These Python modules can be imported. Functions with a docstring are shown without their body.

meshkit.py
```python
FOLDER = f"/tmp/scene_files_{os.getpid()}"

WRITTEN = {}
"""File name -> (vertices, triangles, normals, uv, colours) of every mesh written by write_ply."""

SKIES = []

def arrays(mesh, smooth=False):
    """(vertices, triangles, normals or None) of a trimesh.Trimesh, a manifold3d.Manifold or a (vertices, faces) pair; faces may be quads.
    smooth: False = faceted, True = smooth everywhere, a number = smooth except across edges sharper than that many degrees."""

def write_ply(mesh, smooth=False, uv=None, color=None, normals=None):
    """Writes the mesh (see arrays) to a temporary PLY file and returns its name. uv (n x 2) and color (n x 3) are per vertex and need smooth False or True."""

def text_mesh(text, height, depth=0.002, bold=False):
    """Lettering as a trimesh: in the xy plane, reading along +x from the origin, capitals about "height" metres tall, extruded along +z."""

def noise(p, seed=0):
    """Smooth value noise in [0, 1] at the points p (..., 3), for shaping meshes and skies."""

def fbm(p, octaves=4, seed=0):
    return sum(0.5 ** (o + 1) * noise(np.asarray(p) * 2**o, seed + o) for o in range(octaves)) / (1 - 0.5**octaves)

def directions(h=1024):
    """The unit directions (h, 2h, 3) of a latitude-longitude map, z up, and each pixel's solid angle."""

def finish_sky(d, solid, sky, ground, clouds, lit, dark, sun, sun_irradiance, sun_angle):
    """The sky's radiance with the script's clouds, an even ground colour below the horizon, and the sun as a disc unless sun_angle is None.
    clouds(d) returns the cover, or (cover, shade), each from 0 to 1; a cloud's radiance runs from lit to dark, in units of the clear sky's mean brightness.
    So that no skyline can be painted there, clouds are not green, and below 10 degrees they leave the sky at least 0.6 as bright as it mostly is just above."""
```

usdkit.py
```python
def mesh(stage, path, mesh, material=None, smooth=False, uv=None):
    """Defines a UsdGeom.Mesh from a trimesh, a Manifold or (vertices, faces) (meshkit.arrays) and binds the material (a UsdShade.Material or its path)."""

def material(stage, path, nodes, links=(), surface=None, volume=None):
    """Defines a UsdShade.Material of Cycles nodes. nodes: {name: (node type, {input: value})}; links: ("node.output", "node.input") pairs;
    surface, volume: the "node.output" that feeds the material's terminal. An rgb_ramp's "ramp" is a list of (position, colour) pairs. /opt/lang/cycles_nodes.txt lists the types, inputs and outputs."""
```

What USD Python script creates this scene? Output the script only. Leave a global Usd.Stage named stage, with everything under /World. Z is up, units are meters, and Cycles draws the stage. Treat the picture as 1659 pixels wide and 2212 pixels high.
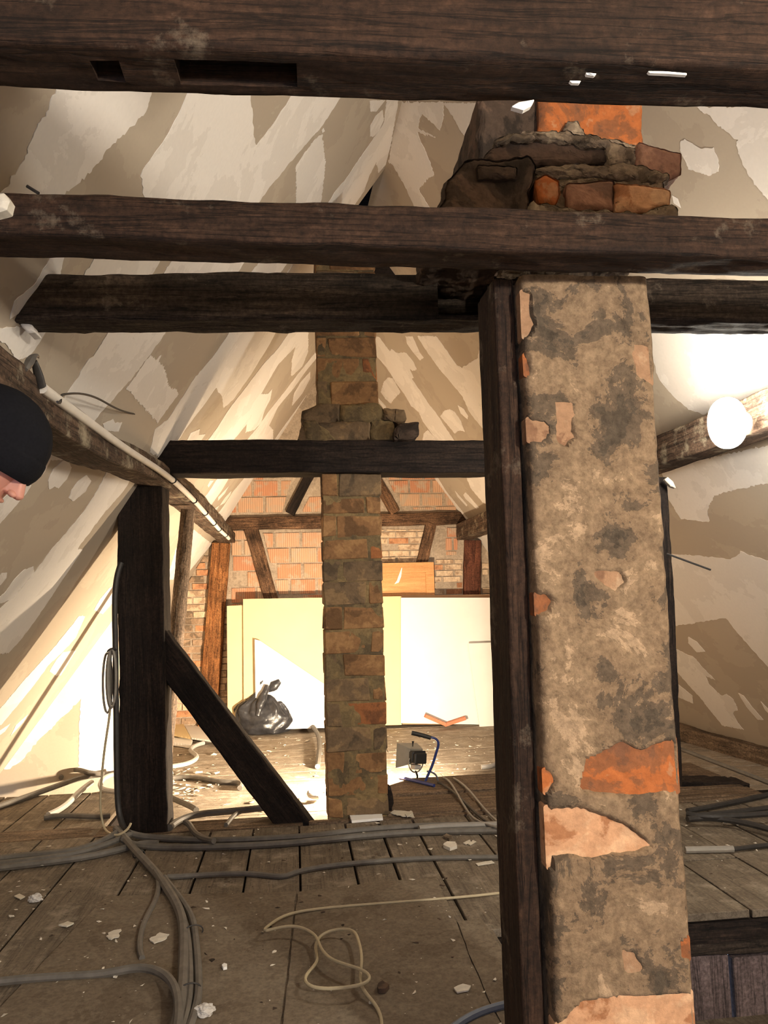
import math, random
import numpy as np, trimesh, manifold3d as m3, usdkit
from meshkit import noise, fbm
from shapely.geometry import Polygon, box as sbox
from shapely.ops import unary_union
from pxr import Usd, UsdGeom, UsdLux, UsdShade, Gf, Sdf, Vt

stage = Usd.Stage.CreateInMemory()
UsdGeom.SetStageUpAxis(stage, 'Z'); UsdGeom.SetStageMetersPerUnit(stage, 1.0)
stage.SetDefaultPrim(UsdGeom.Xform.Define(stage, '/World').GetPrim())
RNG = np.random.default_rng(7); random.seed(7)

# ---------------------------------------------------------------- camera (phone, portrait, 26 mm equivalent)
F, EYE = 1660.0, np.array([0, 0, 1.1])
_y, _p, _r = (math.radians(a) for a in (6.8, 6.33, 1.45))
FWD = np.array([math.sin(_y)*math.cos(_p), math.cos(_y)*math.cos(_p), math.sin(_p)])
_rt = np.array([math.cos(_y), -math.sin(_y), 0]); _up = np.cross(_rt, FWD)
RGT = math.cos(_r)*_rt - math.sin(_r)*_up; UPV = math.sin(_r)*_rt + math.cos(_r)*_up
EXPOSURE = 0.0
cam = UsdGeom.Camera.Define(stage, '/World/camera')
cam.CreateHorizontalApertureAttr(36.0); cam.CreateVerticalApertureAttr(36.0*2212/1659)
cam.CreateFocalLengthAttr(36.0*F/1659); cam.CreateClippingRangeAttr(Gf.Vec2f(0.05, 200)); cam.CreateExposureAttr(EXPOSURE)
_m = np.eye(4); _m[:3, 0], _m[:3, 1], _m[:3, 2], _m[:3, 3] = RGT, UPV, -FWD, EYE
UsdGeom.Xformable(cam).AddTransformOp().Set(Gf.Matrix4d(*_m.T.ravel().tolist()))

# ---------------------------------------------------------------- daylight: weak cool sky seen through the window in the rear gable
dome = UsdLux.DomeLight.Define(stage, '/World/sky'); dome.CreateIntensityAttr(0.5); dome.CreateColorAttr(Gf.Vec3f(0.55, 0.70, 1.0))
WARM, HALO = (1.0, 0.86, 0.68), (1.0, 0.79, 0.55)
P_FLOOD, P_BULB, P_BULB2, P_WINDOW = 70.0, 190.0, 960.0, 12.0
def rect_light(path, loc, aim, w, h, power, color):
    L = UsdLux.RectLight.Define(stage, path); L.CreateWidthAttr(w); L.CreateHeightAttr(h)
    L.CreateIntensityAttr(power); L.CreateColorAttr(Gf.Vec3f(*color)); L.CreateNormalizeAttr(True)
    z = -np.asarray(aim, float); z /= np.linalg.norm(z); x = np.cross([0, 0, 1.0], z); x /= np.linalg.norm(x)
    m = np.eye(4); m[:3, 0], m[:3, 1], m[:3, 2], m[:3, 3] = x, np.cross(z, x), z, loc
    UsdGeom.Xformable(L).AddTransformOp().Set(Gf.Matrix4d(*m.T.ravel().tolist())); return L
rect_light('/World/window_daylight', (-0.7, -1.9, 1.5), (0.05, 1, 0.1), 0.7, 0.8, P_WINDOW, (0.62, 0.72, 1.0))

# ---------------------------------------------------------------- pixel rays -> points on the room's real surfaces
def ray(x, y): return FWD + (x-829.5)/F*RGT + (1106-y)/F*UPV
def atY(x, y, Y, skew=0.0):
    d = ray(x, y); return EYE + Y/(d[1]+skew*d[0])*d
def atZ(x, y, z):
    d = ray(x, y); return EYE + (z-EYE[2])/d[2]*d
def onpl(x, y, n, p):
    d = ray(x, y); n = np.asarray(n, float); return EYE + n@(np.asarray(p, float)-EYE)/(n@d)*d

# ---------------------------------------------------------------- scene tree helpers
USED, LOOKS = {}, {}
def numbered(path):
    k = USED.get(path, -1)+1; USED[path] = k
    return path if k == 0 else f'{path}_{k:03d}'
def keys(prim, label=None, cat=None, group=None, kind=None):
    for k, v in (('label', label), ('category', cat), ('group', group), ('kind', kind)):
        if v: prim.SetCustomDataByKey(k, v)
    return prim
LOC = {}
def thing(name, label, cat, loc=(0, 0, 0), group=None, kind=None):
    x = UsdGeom.Xform.Define(stage, numbered('/World/'+name)); x.AddTranslateOp().Set(Gf.Vec3d(*map(float, loc)))
    LOC[str(x.GetPath())] = np.asarray(loc, float)
    return keys(x.GetPrim(), label, cat, group, kind)
def put(name, mesh, mat, parent=None, M=None, smooth=40, label=None, cat=None, group=None, kind=None):
    """One Mesh prim, given in world space (or in the space of the matrix M), under a thing or straight under /World."""
    base = str(parent.GetPath()) if parent is not None else '/World'
    off = np.zeros(3); q = base
    while q != '/World':
        off = off + LOC.get(q, 0); q = q.rpartition('/')[0]
    path = numbered(base+'/'+name)
    T = np.eye(4) if M is None else np.array(M, float)
    if hasattr(mesh, 'vertices'): mesh = (np.array(mesh.vertices), np.array(mesh.faces))
    elif hasattr(mesh, 'to_mesh'):
        mm = mesh.to_mesh(); mesh = (np.array(mm.vert_properties[:, :3]), np.array(mm.tri_verts))
    V, Fc = np.asarray(mesh[0], float), np.asarray(mesh[1])
    if M is None:
        c = (V.min(0)+V.max(0))/2 if parent is None else None
        if parent is None:
            c[2] = V[:, 2].min(); V = V-c; T[:3, 3] = c
    p = usdkit.mesh(stage, path, (V, Fc), LOOKS[mat], smooth=smooth)
    T = T.copy(); T[:3, 3] -= off
    LOC[path] = T[:3, 3].copy()
    if not np.allclose(T, np.eye(4)):
        UsdGeom.Xformable(p).AddTransformOp().Set(Gf.Matrix4d(*T.T.ravel().tolist()))
    return keys(p.GetPrim(), label, cat, group, kind)

# ---------------------------------------------------------------- materials
def mk(name, nodes, links, surface='p.BSDF'):
    LOOKS[name] = usdkit.material(stage, '/World/Looks/'+name, nodes, links, surface=surface)
def plain(name, col, rough=0.7, metallic=0.0, spec=0.3, vary=0.12, scale=30, bump=0.15, dist=0.004, **kw):
    lo = tuple(max(0, c*(1-vary)) for c in col); hi = tuple(min(1, c*(1+vary)) for c in col)
    mk(name, {'tc': ('texture_coordinate', {}), 'n': ('noise_texture', {'scale': scale, 'detail': 5.0, 'roughness': 0.6}),
              'r': ('rgb_ramp', {'ramp': [(0.25, lo), (0.75, hi)]}), 'b': ('bump', {'strength': bump, 'distance': dist}),
              'p': ('principled_bsdf', {'roughness': rough, 'metallic': metallic, 'specular_ior_level': spec, **kw})},
       [('tc.object', 'n.vector'), ('n.fac', 'r.fac'), ('r.color', 'p.base_color'), ('n.fac', 'b.height'), ('b.normal', 'p.normal')])
def wood(name, dark, mid, light, along='x', grain=1.0, rough=0.8, bump=0.5, blotch=0.5, spec=0.25, dust=None, dust_amt=0.5, crack=0.6, speck=0.5):
    """Old timber: streaky grain, blotches, drying cracks along the grain and dusty specks."""
    ax = {'x': lambda l, t: (l, t, t), 'y': lambda l, t: (t, l, t), 'z': lambda l, t: (t, t, l)}[along]
    nodes = {'tc': ('texture_coordinate', {}), 'mp': ('mapping', {'scale': ax(1.3, 19)}), 'mc': ('mapping', {'scale': ax(0.9, 24)}),
             'oi': ('object_info', {}), 'w': ('math', {'math_type': 'multiply', 'value2': 40.0}),
             'n': ('noise_texture', {'dimensions': '4D', 'scale': 2.4*grain, 'detail': 12.0, 'roughness': 0.72, 'distortion': 0.8}),
             'r': ('rgb_ramp', {'ramp': [(0.28, dark), (0.5, mid), (0.72, light)]}),
             'n2': ('noise_texture', {'dimensions': '4D', 'scale': 4.0, 'detail': 7.0, 'roughness': 0.65}),
             'r2': ('rgb_ramp', {'ramp': [(0.36, (1-blotch,)*3), (0.58, (1, 1, 1))]}),
             'mx': ('mix_color', {'blend_type': 'multiply', 'fac': 1.0}),
             'nc': ('noise_texture', {'dimensions': '4D', 'scale': 1.3, 'detail': 6.0, 'roughness': 0.6, 'distortion': 1.0}),
             'rc': ('rgb_ramp', {'ramp': [(0.478, (1, 1, 1)), (0.494, (1-crack,)*3), (0.506, (1-crack,)*3), (0.522, (1, 1, 1))]}),
             'mxc': ('mix_color', {'blend_type': 'multiply', 'fac': 1.0}),
             'ns': ('noise_texture', {'scale': 85.0, 'detail': 4.0, 'roughness': 0.7}),
             'rs': ('rgb_ramp', {'ramp': [(0.30, (1-speck,)*3), (0.5, (1, 1, 1)), (0.70, (1+speck*1.2,)*3)]}),
             'mxs': ('mix_color', {'blend_type': 'multiply', 'fac': 1.0}),
             'h1': ('math', {'math_type': 'multiply_add', 'value2': 0.35}), 'bw': ('rgb_to_bw', {}), 'h2': ('math', {'math_type': 'multiply_add', 'value2': 0.7}),
             'b': ('bump', {'strength': bump, 'distance': 0.012}),
             'p': ('principled_bsdf', {'roughness': rough, 'specular_ior_level': spec})}
    links = [('tc.object', 'mp.vector'), ('tc.object', 'mc.vector'), ('mp.vector', 'n.vector'), ('mc.vector', 'nc.vector'), ('oi.random', 'w.value1'), ('w.value', 'n.w'), ('w.value', 'n2.w'), ('w.value', 'nc.w'),
             ('n.fac', 'r.fac'), ('tc.object', 'n2.vector'), ('n2.fac', 'r2.fac'), ('r.color', 'mx.a'), ('r2.color', 'mx.b'),
             ('nc.fac', 'rc.fac'), ('mx.result', 'mxc.a'), ('rc.color', 'mxc.b'), ('tc.object', 'ns.vector'), ('ns.fac', 'rs.fac'), ('mxc.result', 'mxs.a'), ('rs.color', 'mxs.b'),
             ('ns.fac', 'h1.value1'), ('n.fac', 'h1.value3'), ('rc.color', 'bw.color'), ('bw.val', 'h2.value1'), ('h1.value', 'h2.value3'), ('h2.value', 'b.height'), ('b.normal', 'p.normal')]
    last = 'mxs.result'
    if dust:
        nodes.update({'n3': ('noise_texture', {'scale': 9.0, 'detail': 9.0, 'roughness': 0.72}),
                      'r3': ('rgb_ramp', {'ramp': [(0.62-0.3*dust_amt, (0, 0, 0)), (0.72, (1, 1, 1))]}),
                      'mx3': ('mix_color', {'blend_type': 'mix', 'b': dust})})
        links += [('tc.object', 'n3.vector'), ('n3.fac', 'r3.fac'), ('r3.color', 'mx3.fac'), ('mxs.result', 'mx3.a')]
        last = 'mx3.result'
    mk(name, nodes, links+[(last, 'p.base_color')])
def stained(name, tones, big=5.0, fine=45.0, bump=0.5, rough=0.92, sharp=0.06, stretch=(1, 1, 1), random_w=True, fine_amt=0.35, dist=0.006, detail_rough=0.62):
    """Masonry: tones laid in irregular stains with fairly crisp edges, plus a fine grain."""
    n = len(tones); stops = []
    for i, c in enumerate(tones):
        a = 0.34+0.32*i/max(n, 1); b = 0.34+0.32*(i+1)/max(n, 1)
        stops += [(a+sharp/n, c), (b-sharp/n, c)]
    nodes = {'tc': ('texture_coordinate', {}), 'mp': ('mapping', {'scale': stretch}), 'oi': ('object_info', {}), 'w': ('math', {'math_type': 'multiply', 'value2': 57.0 if random_w else 0.0}),
             'n': ('noise_texture', {'dimensions': '4D', 'scale': big, 'detail': 12.0, 'roughness': detail_rough, 'distortion': 0.4}),
             'r': ('rgb_ramp', {'ramp': stops}),
             'n2': ('noise_texture', {'scale': fine, 'detail': 6.0, 'roughness': 0.7}),
             'r2': ('rgb_ramp', {'ramp': [(0.3, (1-fine_amt,)*3), (0.65, (1, 1, 1))]}),
             'mx': ('mix_color', {'blend_type': 'multiply', 'fac': 1.0}),
             'h': ('math', {'math_type': 'multiply_add', 'value2': 0.5}),
             'b': ('bump', {'strength': bump, 'distance': dist}),
             'p': ('principled_bsdf', {'roughness': rough, 'specular_ior_level': 0.15})}
    mk(name, nodes, [('tc.object', 'mp.vector'), ('mp.vector', 'n.vector'), ('oi.random', 'w.value1'), ('w.value', 'n.w'), ('n.fac', 'r.fac'), ('tc.object', 'n2.vector'),
                     ('n2.fac', 'r2.fac'), ('r.color', 'mx.a'), ('r2.color', 'mx.b'), ('mx.result', 'p.base_color'),
                     ('n2.fac', 'h.value1'), ('n.fac', 'h.value3'), ('h.value', 'b.height'), ('b.normal', 'p.normal')])
def glow(name, col, strength):
    mk(name, {'e': ('emission', {'color': col, 'strength': strength})}, [], 'e.emission')

wood('beam_wood', (0.011, 0.006, 0.004), (0.036, 0.018, 0.010), (0.082, 0.044, 0.026), blotch=0.5, dust=(0.15, 0.115, 0.08), dust_amt=0.12)
wood('beam_wood_grey', (0.013, 0.010, 0.007), (0.044, 0.031, 0.022), (0.12, 0.088, 0.063), blotch=0.6, dust=(0.18, 0.145, 0.11), dust_amt=0.05)
wood('black_wood', (0.006, 0.004, 0.003), (0.018, 0.011, 0.008), (0.05, 0.032, 0.022), blotch=0.5)
wood('purlin_wood', (0.028, 0.018, 0.012), (0.085, 0.052, 0.034), (0.20, 0.135, 0.09), blotch=0.5, dust=(0.36, 0.31, 0.22), dust_amt=0.3)
wood('orange_wood', (0.09, 0.030, 0.010), (0.30, 0.12, 0.04), (0.50, 0.24, 0.09), blotch=0.55)
wood('wall_wood', (0.045, 0.025, 0.015), (0.16, 0.085, 0.045), (0.36, 0.20, 0.11), blotch=0.75)
wood('red_wood', (0.05, 0.018, 0.011), (0.13, 0.045, 0.025), (0.26, 0.10, 0.05), blotch=0.5)
wood('pole_wood', (0.07, 0.05, 0.035), (0.17, 0.12, 0.085), (0.30, 0.225, 0.16), blotch=0.4)
wood('pine', (0.50, 0.22, 0.07), (0.62, 0.30, 0.11), (0.72, 0.40, 0.17), along='x', grain=0.6, bump=0.1, blotch=0.15, rough=0.5, crack=0.15, speck=0.1)
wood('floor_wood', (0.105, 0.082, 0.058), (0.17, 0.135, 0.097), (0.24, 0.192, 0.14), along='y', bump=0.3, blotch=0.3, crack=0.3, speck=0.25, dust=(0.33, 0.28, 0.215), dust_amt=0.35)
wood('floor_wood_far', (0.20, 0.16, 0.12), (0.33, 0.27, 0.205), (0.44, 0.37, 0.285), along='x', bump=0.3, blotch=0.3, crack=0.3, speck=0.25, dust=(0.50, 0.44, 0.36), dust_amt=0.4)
wood('sill_wood', (0.08, 0.05, 0.03), (0.17, 0.115, 0.072), (0.27, 0.19, 0.125), along='x', bump=0.5, blotch=0.4)
stained('hardboard', [(0.165, 0.128, 0.09), (0.20, 0.158, 0.113), (0.225, 0.182, 0.132)], big=5, fine=70, bump=0.25, sharp=0.0, fine_amt=0.4, detail_rough=0.7)
stained('plasterboard', [(0.41, 0.345, 0.27), (0.44, 0.375, 0.295)], big=2.0, fine=90, bump=0.04, fine_amt=0.04, sharp=0, random_w=False)
stained('compound', [(0.70, 0.655, 0.60), (0.76, 0.715, 0.66)], big=3.0, fine=60, bump=0.08, fine_amt=0.05, sharp=0)
stained('pillar_plaster', [(0.10, 0.076, 0.053), (0.145, 0.105, 0.07), (0.27, 0.182, 0.11), (0.31, 0.212, 0.128), (0.47, 0.325, 0.20)], big=8.0, fine=60, bump=0.9, sharp=0.012, fine_amt=0.5, random_w=False, dist=0.008, detail_rough=0.70)
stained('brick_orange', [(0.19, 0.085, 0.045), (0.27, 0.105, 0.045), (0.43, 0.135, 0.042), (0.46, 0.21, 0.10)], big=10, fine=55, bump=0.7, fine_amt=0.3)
stained('brick_dull', [(0.24, 0.13, 0.075), (0.36, 0.21, 0.12), (0.44, 0.29, 0.175)], big=9, fine=60, bump=0.7, fine_amt=0.3)
stained('brick_peach', [(0.40, 0.18, 0.085), (0.60, 0.33, 0.18), (0.66, 0.40, 0.23)], big=9, fine=60, bump=0.7, fine_amt=0.3)
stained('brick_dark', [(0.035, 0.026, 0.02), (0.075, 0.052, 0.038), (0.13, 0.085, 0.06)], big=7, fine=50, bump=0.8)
stained('brick_mauve', [(0.20, 0.115, 0.08), (0.34, 0.18, 0.12), (0.45, 0.25, 0.16)], big=7, fine=50, bump=0.8)
stained('mortar_crumb', [(0.13, 0.097, 0.066), (0.24, 0.18, 0.125), (0.36, 0.28, 0.19)], big=12, fine=60, bump=1.0)
stained('stack_tan', [(0.16, 0.088, 0.042), (0.27, 0.145, 0.065), (0.36, 0.20, 0.088)], big=6, fine=45, bump=0.7)
stained('stack_grey', [(0.11, 0.078, 0.048), (0.18, 0.122, 0.07), (0.27, 0.175, 0.09)], big=6, fine=45, bump=0.7)
stained('stack_red', [(0.20, 0.085, 0.04), (0.33, 0.13, 0.05), (0.42, 0.17, 0.065)], big=6, fine=45, bump=0.6)
stained('stack_mortar', [(0.12, 0.088, 0.05), (0.19, 0.138, 0.07), (0.26, 0.18, 0.085)], big=8, fine=60, bump=0.9)
stained('wall_mortar', [(0.36, 0.285, 0.21), (0.44, 0.35, 0.26), (0.50, 0.40, 0.30)], big=5, fine=55, bump=0.6, sharp=0, random_w=False)
stained('wall_cream', [(0.42, 0.29, 0.19), (0.66, 0.49, 0.33), (0.74, 0.57, 0.40)], big=9, fine=50, bump=0.6)
stained('wall_orange', [(0.36, 0.17, 0.09), (0.55, 0.27, 0.14), (0.60, 0.33, 0.18)], big=9, fine=50, bump=0.6)
stained('wall_sooty', [(0.20, 0.145, 0.10), (0.36, 0.245, 0.16), (0.48, 0.33, 0.22)], big=9, fine=50, bump=0.7)
# ---------------------------------------------------------------- shape helpers
def unit(v): v = np.asarray(v, float); return v/np.linalg.norm(v)
def frame(p0, p1, up=(0, 0, 1)):
    x = unit(np.subtract(p1, p0)); z = np.asarray(up, float); z = unit(z-(z@x)*x); M = np.eye(4)
    M[:3, 0], M[:3, 1], M[:3, 2], M[:3, 3] = x, np.cross(z, x), z, (np.asarray(p0, float)+np.asarray(p1, float))/2
    return M
def ring(w, h, r, per=8, corner=3):
    """Rounded rectangle outline, anticlockwise in (y, z)."""
    pts = []
    for (cx, cy, a0) in ((w/2-r, -h/2+r, -90), (w/2-r, h/2-r, 0), (-w/2+r, h/2-r, 90), (-w/2+r, -h/2+r, 180)):
        arc = [(cx+r*math.cos(math.radians(a0+90*i/corner)), cy+r*math.sin(math.radians(a0+90*i/corner))) for i in range(corner+1)]
        if pts:
            a, b = np.array(pts[-1]), np.array(arc[0])
            pts += [tuple(a+(b-a)*i/per) for i in range(1, per)]
        pts += arc
    a, b = np.array(pts[-1]), np.array(pts[0])
    pts += [tuple(a+(b-a)*i/per) for i in range(1, per)]
    return np.array(pts)
def loft(rings, closed=True):
    """Rings (n, m, 3) -> closed manifold (vertices, faces)."""
    R = np.asarray(rings); n, m = R.shape[:2]
    V = R.reshape(-1, 3); f = []
    i, j = np.meshgrid(np.arange(n-1), np.arange(m), indexing='ij'); i, j = i.ravel(), j.ravel(); k = (j+1) % m
    f = np.vstack([np.stack([i*m+j, (i+1)*m+k, (i+1)*m+j], 1), np.stack([i*m+j, i*m+k, (i+1)*m+k], 1)])
    V = np.vstack([V, R[0].mean(0), R[-1].mean(0)]); a, b = n*m, n*m+1
    jj = np.arange(m); kk = (jj+1) % m
    f = np.vstack([f, np.stack([np.full(m, a), kk, jj], 1), np.stack([np.full(m, b), (n-1)*m+jj, (n-1)*m+kk], 1)])
    return V, f
def timber(p0, p1, w, h, seed=0, rough=0.006, wave=0.007, r=0.010, step=0.024, up=(0, 0, 1), spine=None, cuts=(), taper=None, ends=(0, 0)):
    """A hewn timber from p0 to p1 (w across, h along up), in its own frame; spine: (t, dy, dz) bends; cuts: local boxes (x0,x1,y0,y1,z0,z1)."""
    M = frame(p0, p1, up); L = np.linalg.norm(np.subtract(p1, p0)); n = max(4, int(L/step)); xs = np.linspace(-L/2, L/2, n+1)
    R0 = ring(w, h, r); R = np.zeros((n+1, len(R0), 3))
    for i, x in enumerate(xs):
        t = (x+L/2)/L; s = 1.0 if taper is None else 1+(taper-1)*t
        R[i, :, 0] = x; R[i, :, 1:] = R0*s
        if ends != (0, 0):
            R[i, :, 0] += (ends[0]*(1-t)+ends[1]*t)*R0[:, 1]/h
    flat = R.reshape(-1, 3)
    d = unit_rows(flat*[0, 1, 1])
    amp = rough*2*(fbm(flat*[14, 40, 40]+seed*17.3, 5, seed)-0.5)+wave*2*(fbm(flat*[3.2, 9, 9]+seed*5.1, 2, seed+9)-0.5)
    flat = flat+d*amp[:, None]
    flat[:, 1] += wave*1.6*(noise(np.stack([flat[:, 0]*1.3+seed, flat[:, 0]*0, flat[:, 0]*0], 1), seed+3)-0.5)
    flat[:, 2] += wave*1.6*(noise(np.stack([flat[:, 0]*1.1+seed*2.2, flat[:, 0]*0+5, flat[:, 0]*0], 1), seed+4)-0.5)
    if spine is not None:
        sp = np.array(spine); t = (flat[:, 0]+L/2)/L
        flat[:, 1] += smooth_interp(t, sp[:, 0], sp[:, 1]); flat[:, 2] += smooth_interp(t, sp[:, 0], sp[:, 2])
    mesh = loft(flat.reshape(R.shape))
    if cuts:
        A = m3.Manifold(m3.Mesh(mesh[0].astype(np.float32), mesh[1].astype(np.uint32)))
        for (x0, x1, y0, y1, z0, z1) in cuts:
            A = A - m3.Manifold.cube((x1-x0, y1-y0, z1-z0)).translate((x0, y0, z0))
        mesh = A
    return mesh, M
def unit_rows(a): return a/np.maximum(np.linalg.norm(a, axis=1, keepdims=True), 1e-9)
def smooth_interp(t, x, y):
    from scipy.interpolate import PchipInterpolator
    return PchipInterpolator(x, y)(np.clip(t, x[0], x[-1]))
def spline(P, step=0.02):
    P = np.asarray(P, float)
    if len(P) < 3: 
        n = max(2, int(np.linalg.norm(P[-1]-P[0])/step)); return P[0]+(P[-1]-P[0])*np.linspace(0, 1, n+1)[:, None]
    from scipy.interpolate import CubicSpline
    d = np.r_[0, np.cumsum(np.sqrt(np.linalg.norm(np.diff(P, axis=0), axis=1))+1e-6)]
    c = CubicSpline(d, P); s = np.linspace(0, d[-1], 400); q = c(s)
    l = np.r_[0, np.cumsum(np.linalg.norm(np.diff(q, axis=0), axis=1))]
    return c(np.interp(np.linspace(0, l[-1], max(6, int(l[-1]/step))), l, s))
def tube(P, r, sides=8, step=0.02, smooth=True):
    """Closed tube along a smooth curve through P, parallel-transport frames."""
    Q = spline(P, step) if smooth else np.asarray(P, float)
    T = unit_rows(np.gradient(Q, axis=0)); a = np.cross(T[0], [0, 0, 1.0] if abs(T[0][2]) < 0.9 else [1.0, 0, 0]); a = unit(a)
    R, ang = [], np.arange(sides)*2*np.pi/sides; rr = np.broadcast_to(r, (len(Q),)) if np.ndim(r) == 0 else np.interp(np.linspace(0, 1, len(Q)), np.linspace(0, 1, len(r)), r)
    for i in range(len(Q)):
        a = a-(a@T[i])*T[i]; a = unit(a); b = np.cross(T[i], a)
        R.append(Q[i]+rr[i]*(np.cos(ang)[:, None]*a+np.sin(ang)[:, None]*b))
    return loft(np.array(R))
def bx(x0, x1, y0, y1, z0, z1, bev=0.0):
    if bev <= 0:
        m = trimesh.creation.box((x1-x0, y1-y0, z1-z0)); m.apply_translation(((x0+x1)/2, (y0+y1)/2, (z0+z1)/2)); return np.array(m.vertices), np.array(m.faces)
    pts = []
    for X, sx in ((x0, 1), (x1, -1)):
        for Y, sy in ((y0, 1), (y1, -1)):
            for Z, sz in ((z0, 1), (z1, -1)):
                pts += [(X+sx*bev, Y+sy*bev, Z), (X+sx*bev, Y, Z+sz*bev), (X, Y+sy*bev, Z+sz*bev)]
    return hull(pts)
def hull(pts):
    m = m3.Manifold.hull_points(np.asarray(pts, float)).to_mesh(); return np.array(m.vert_properties[:, :3], float), np.array(m.tri_verts)
def rough_block(x0, x1, y0, y1, z0, z1, bev=0.006, jit=0.004, rng=RNG):
    """A worn brick: chamfered box with shaken corners (44 triangles)."""
    pts = []
    for X, sx in ((x0, 1), (x1, -1)):
        for Y, sy in ((y0, 1), (y1, -1)):
            for Z, sz in ((z0, 1), (z1, -1)):
                c = rng.uniform(-jit, jit, 3); b = bev*rng.uniform(0.5, 1.6)
                pts += [c+(X+sx*b, Y+sy*b, Z), c+(X+sx*b, Y, Z+sz*b), c+(X, Y+sy*b, Z+sz*b)]
    return hull(pts)
def cat(*ms):
    V, Fc, n = [], [], 0
    for v, f in ms: V.append(np.asarray(v, float)); Fc.append(np.asarray(f)+n); n += len(v)
    return np.vstack(V), np.vstack(Fc)
def slab(poly, M, t, base=0.0):
    """Polygon in the local xy plane of M extruded by t along local z."""
    out = []
    for g in getattr(poly, 'geoms', [poly]):
        if g.area < 1e-7: continue
        m = trimesh.creation.extrude_polygon(g, t, engine='earcut'); out.append((np.array(m.vertices)+[0, 0, base], np.array(m.faces)))
    v, f = cat(*out); return v@M[:3, :3].T+M[:3, 3], f
def ragged(pts, amp, step, seed, rng=None):
    """Polygon outline resampled and shaken, for torn or trowelled edges."""
    P = np.asarray(pts, float); out = []
    for i in range(len(P)):
        a, b = P[i], P[(i+1) % len(P)]; n = max(1, int(np.linalg.norm(b-a)/step)); t = np.arange(n)/n
        out.append(a+(b-a)*t[:, None])
    Q = np.vstack(out); c = Q.mean(0)
    T = np.roll(Q, -1, 0)-np.roll(Q, 1, 0); N = unit_rows(np.stack([T[:, 1], -T[:, 0]], 1))
    s = np.arange(len(Q))*0.9
    k = noise(np.stack([s, s*0+seed, s*0], 1), seed)+0.6*noise(np.stack([s*2.3, s*0+seed, s*0+3], 1), seed+1)-0.8
    p = Polygon(Q+N*(amp*2*k)[:, None])
    return p if p.is_valid else p.buffer(0)

# ---------------------------------------------------------------- room shell
GY, SK = 7.65, 0.02                       # gable plane: Y + SK*X = GY
XR, ZR, KL, KR = 0.476, 3.67, 1.578, 1.456    # ridge and the two roof pitches
def XL(z): return XR-(ZR-z)/KL
def XRt(z): return XR+(ZR-z)/KR
NL, NR = unit((KL, 0, -1)), unit((-KR, 0, -1))       # inward normals
def onL(x, y): return onpl(x, y, NL, (XR, 0, ZR))
_g1, _g2, _rg = atY(940, 1035, GY, SK), atY(1060, 1200, GY, SK), onL(850, 290)
NR = unit(np.cross(_g2-_g1, _rg-_g1)); NR = NR if NR[2] < 0 else -NR     # the right slope is a little skew to the left one
def onR(x, y): return onpl(x, y, NR, _g1)
def XRr(Y, z): return (NR@_g1-NR[1]*Y-NR[2]*z)/NR[0]
def ridge(Y):
    s = np.linalg.solve([[NL[0], NL[2]], [NR[0], NR[2]]], [NL@[XR, 0, ZR], NR@_g1-NR[1]*Y]); return np.array([s[0], Y, s[1]])
ZF = -0.115                                # floor of the far bay
def plane_frame(n, p):
    """Frame lying in a roof slope: x level along the slope, y up the slope, z into the room."""
    M = np.eye(4); M[:3, 2] = n; x = unit(np.cross((0, 0, 1), n)); M[:3, 0] = x; M[:3, 1] = np.cross(n, x); M[:3, 3] = p
    return M
def local(M, P): return (np.asarray(P)-M[:3, 3])@M[:3, :3]
ML, MR = plane_frame(NL, ridge(4)), plane_frame(NR, ridge(4))
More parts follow.
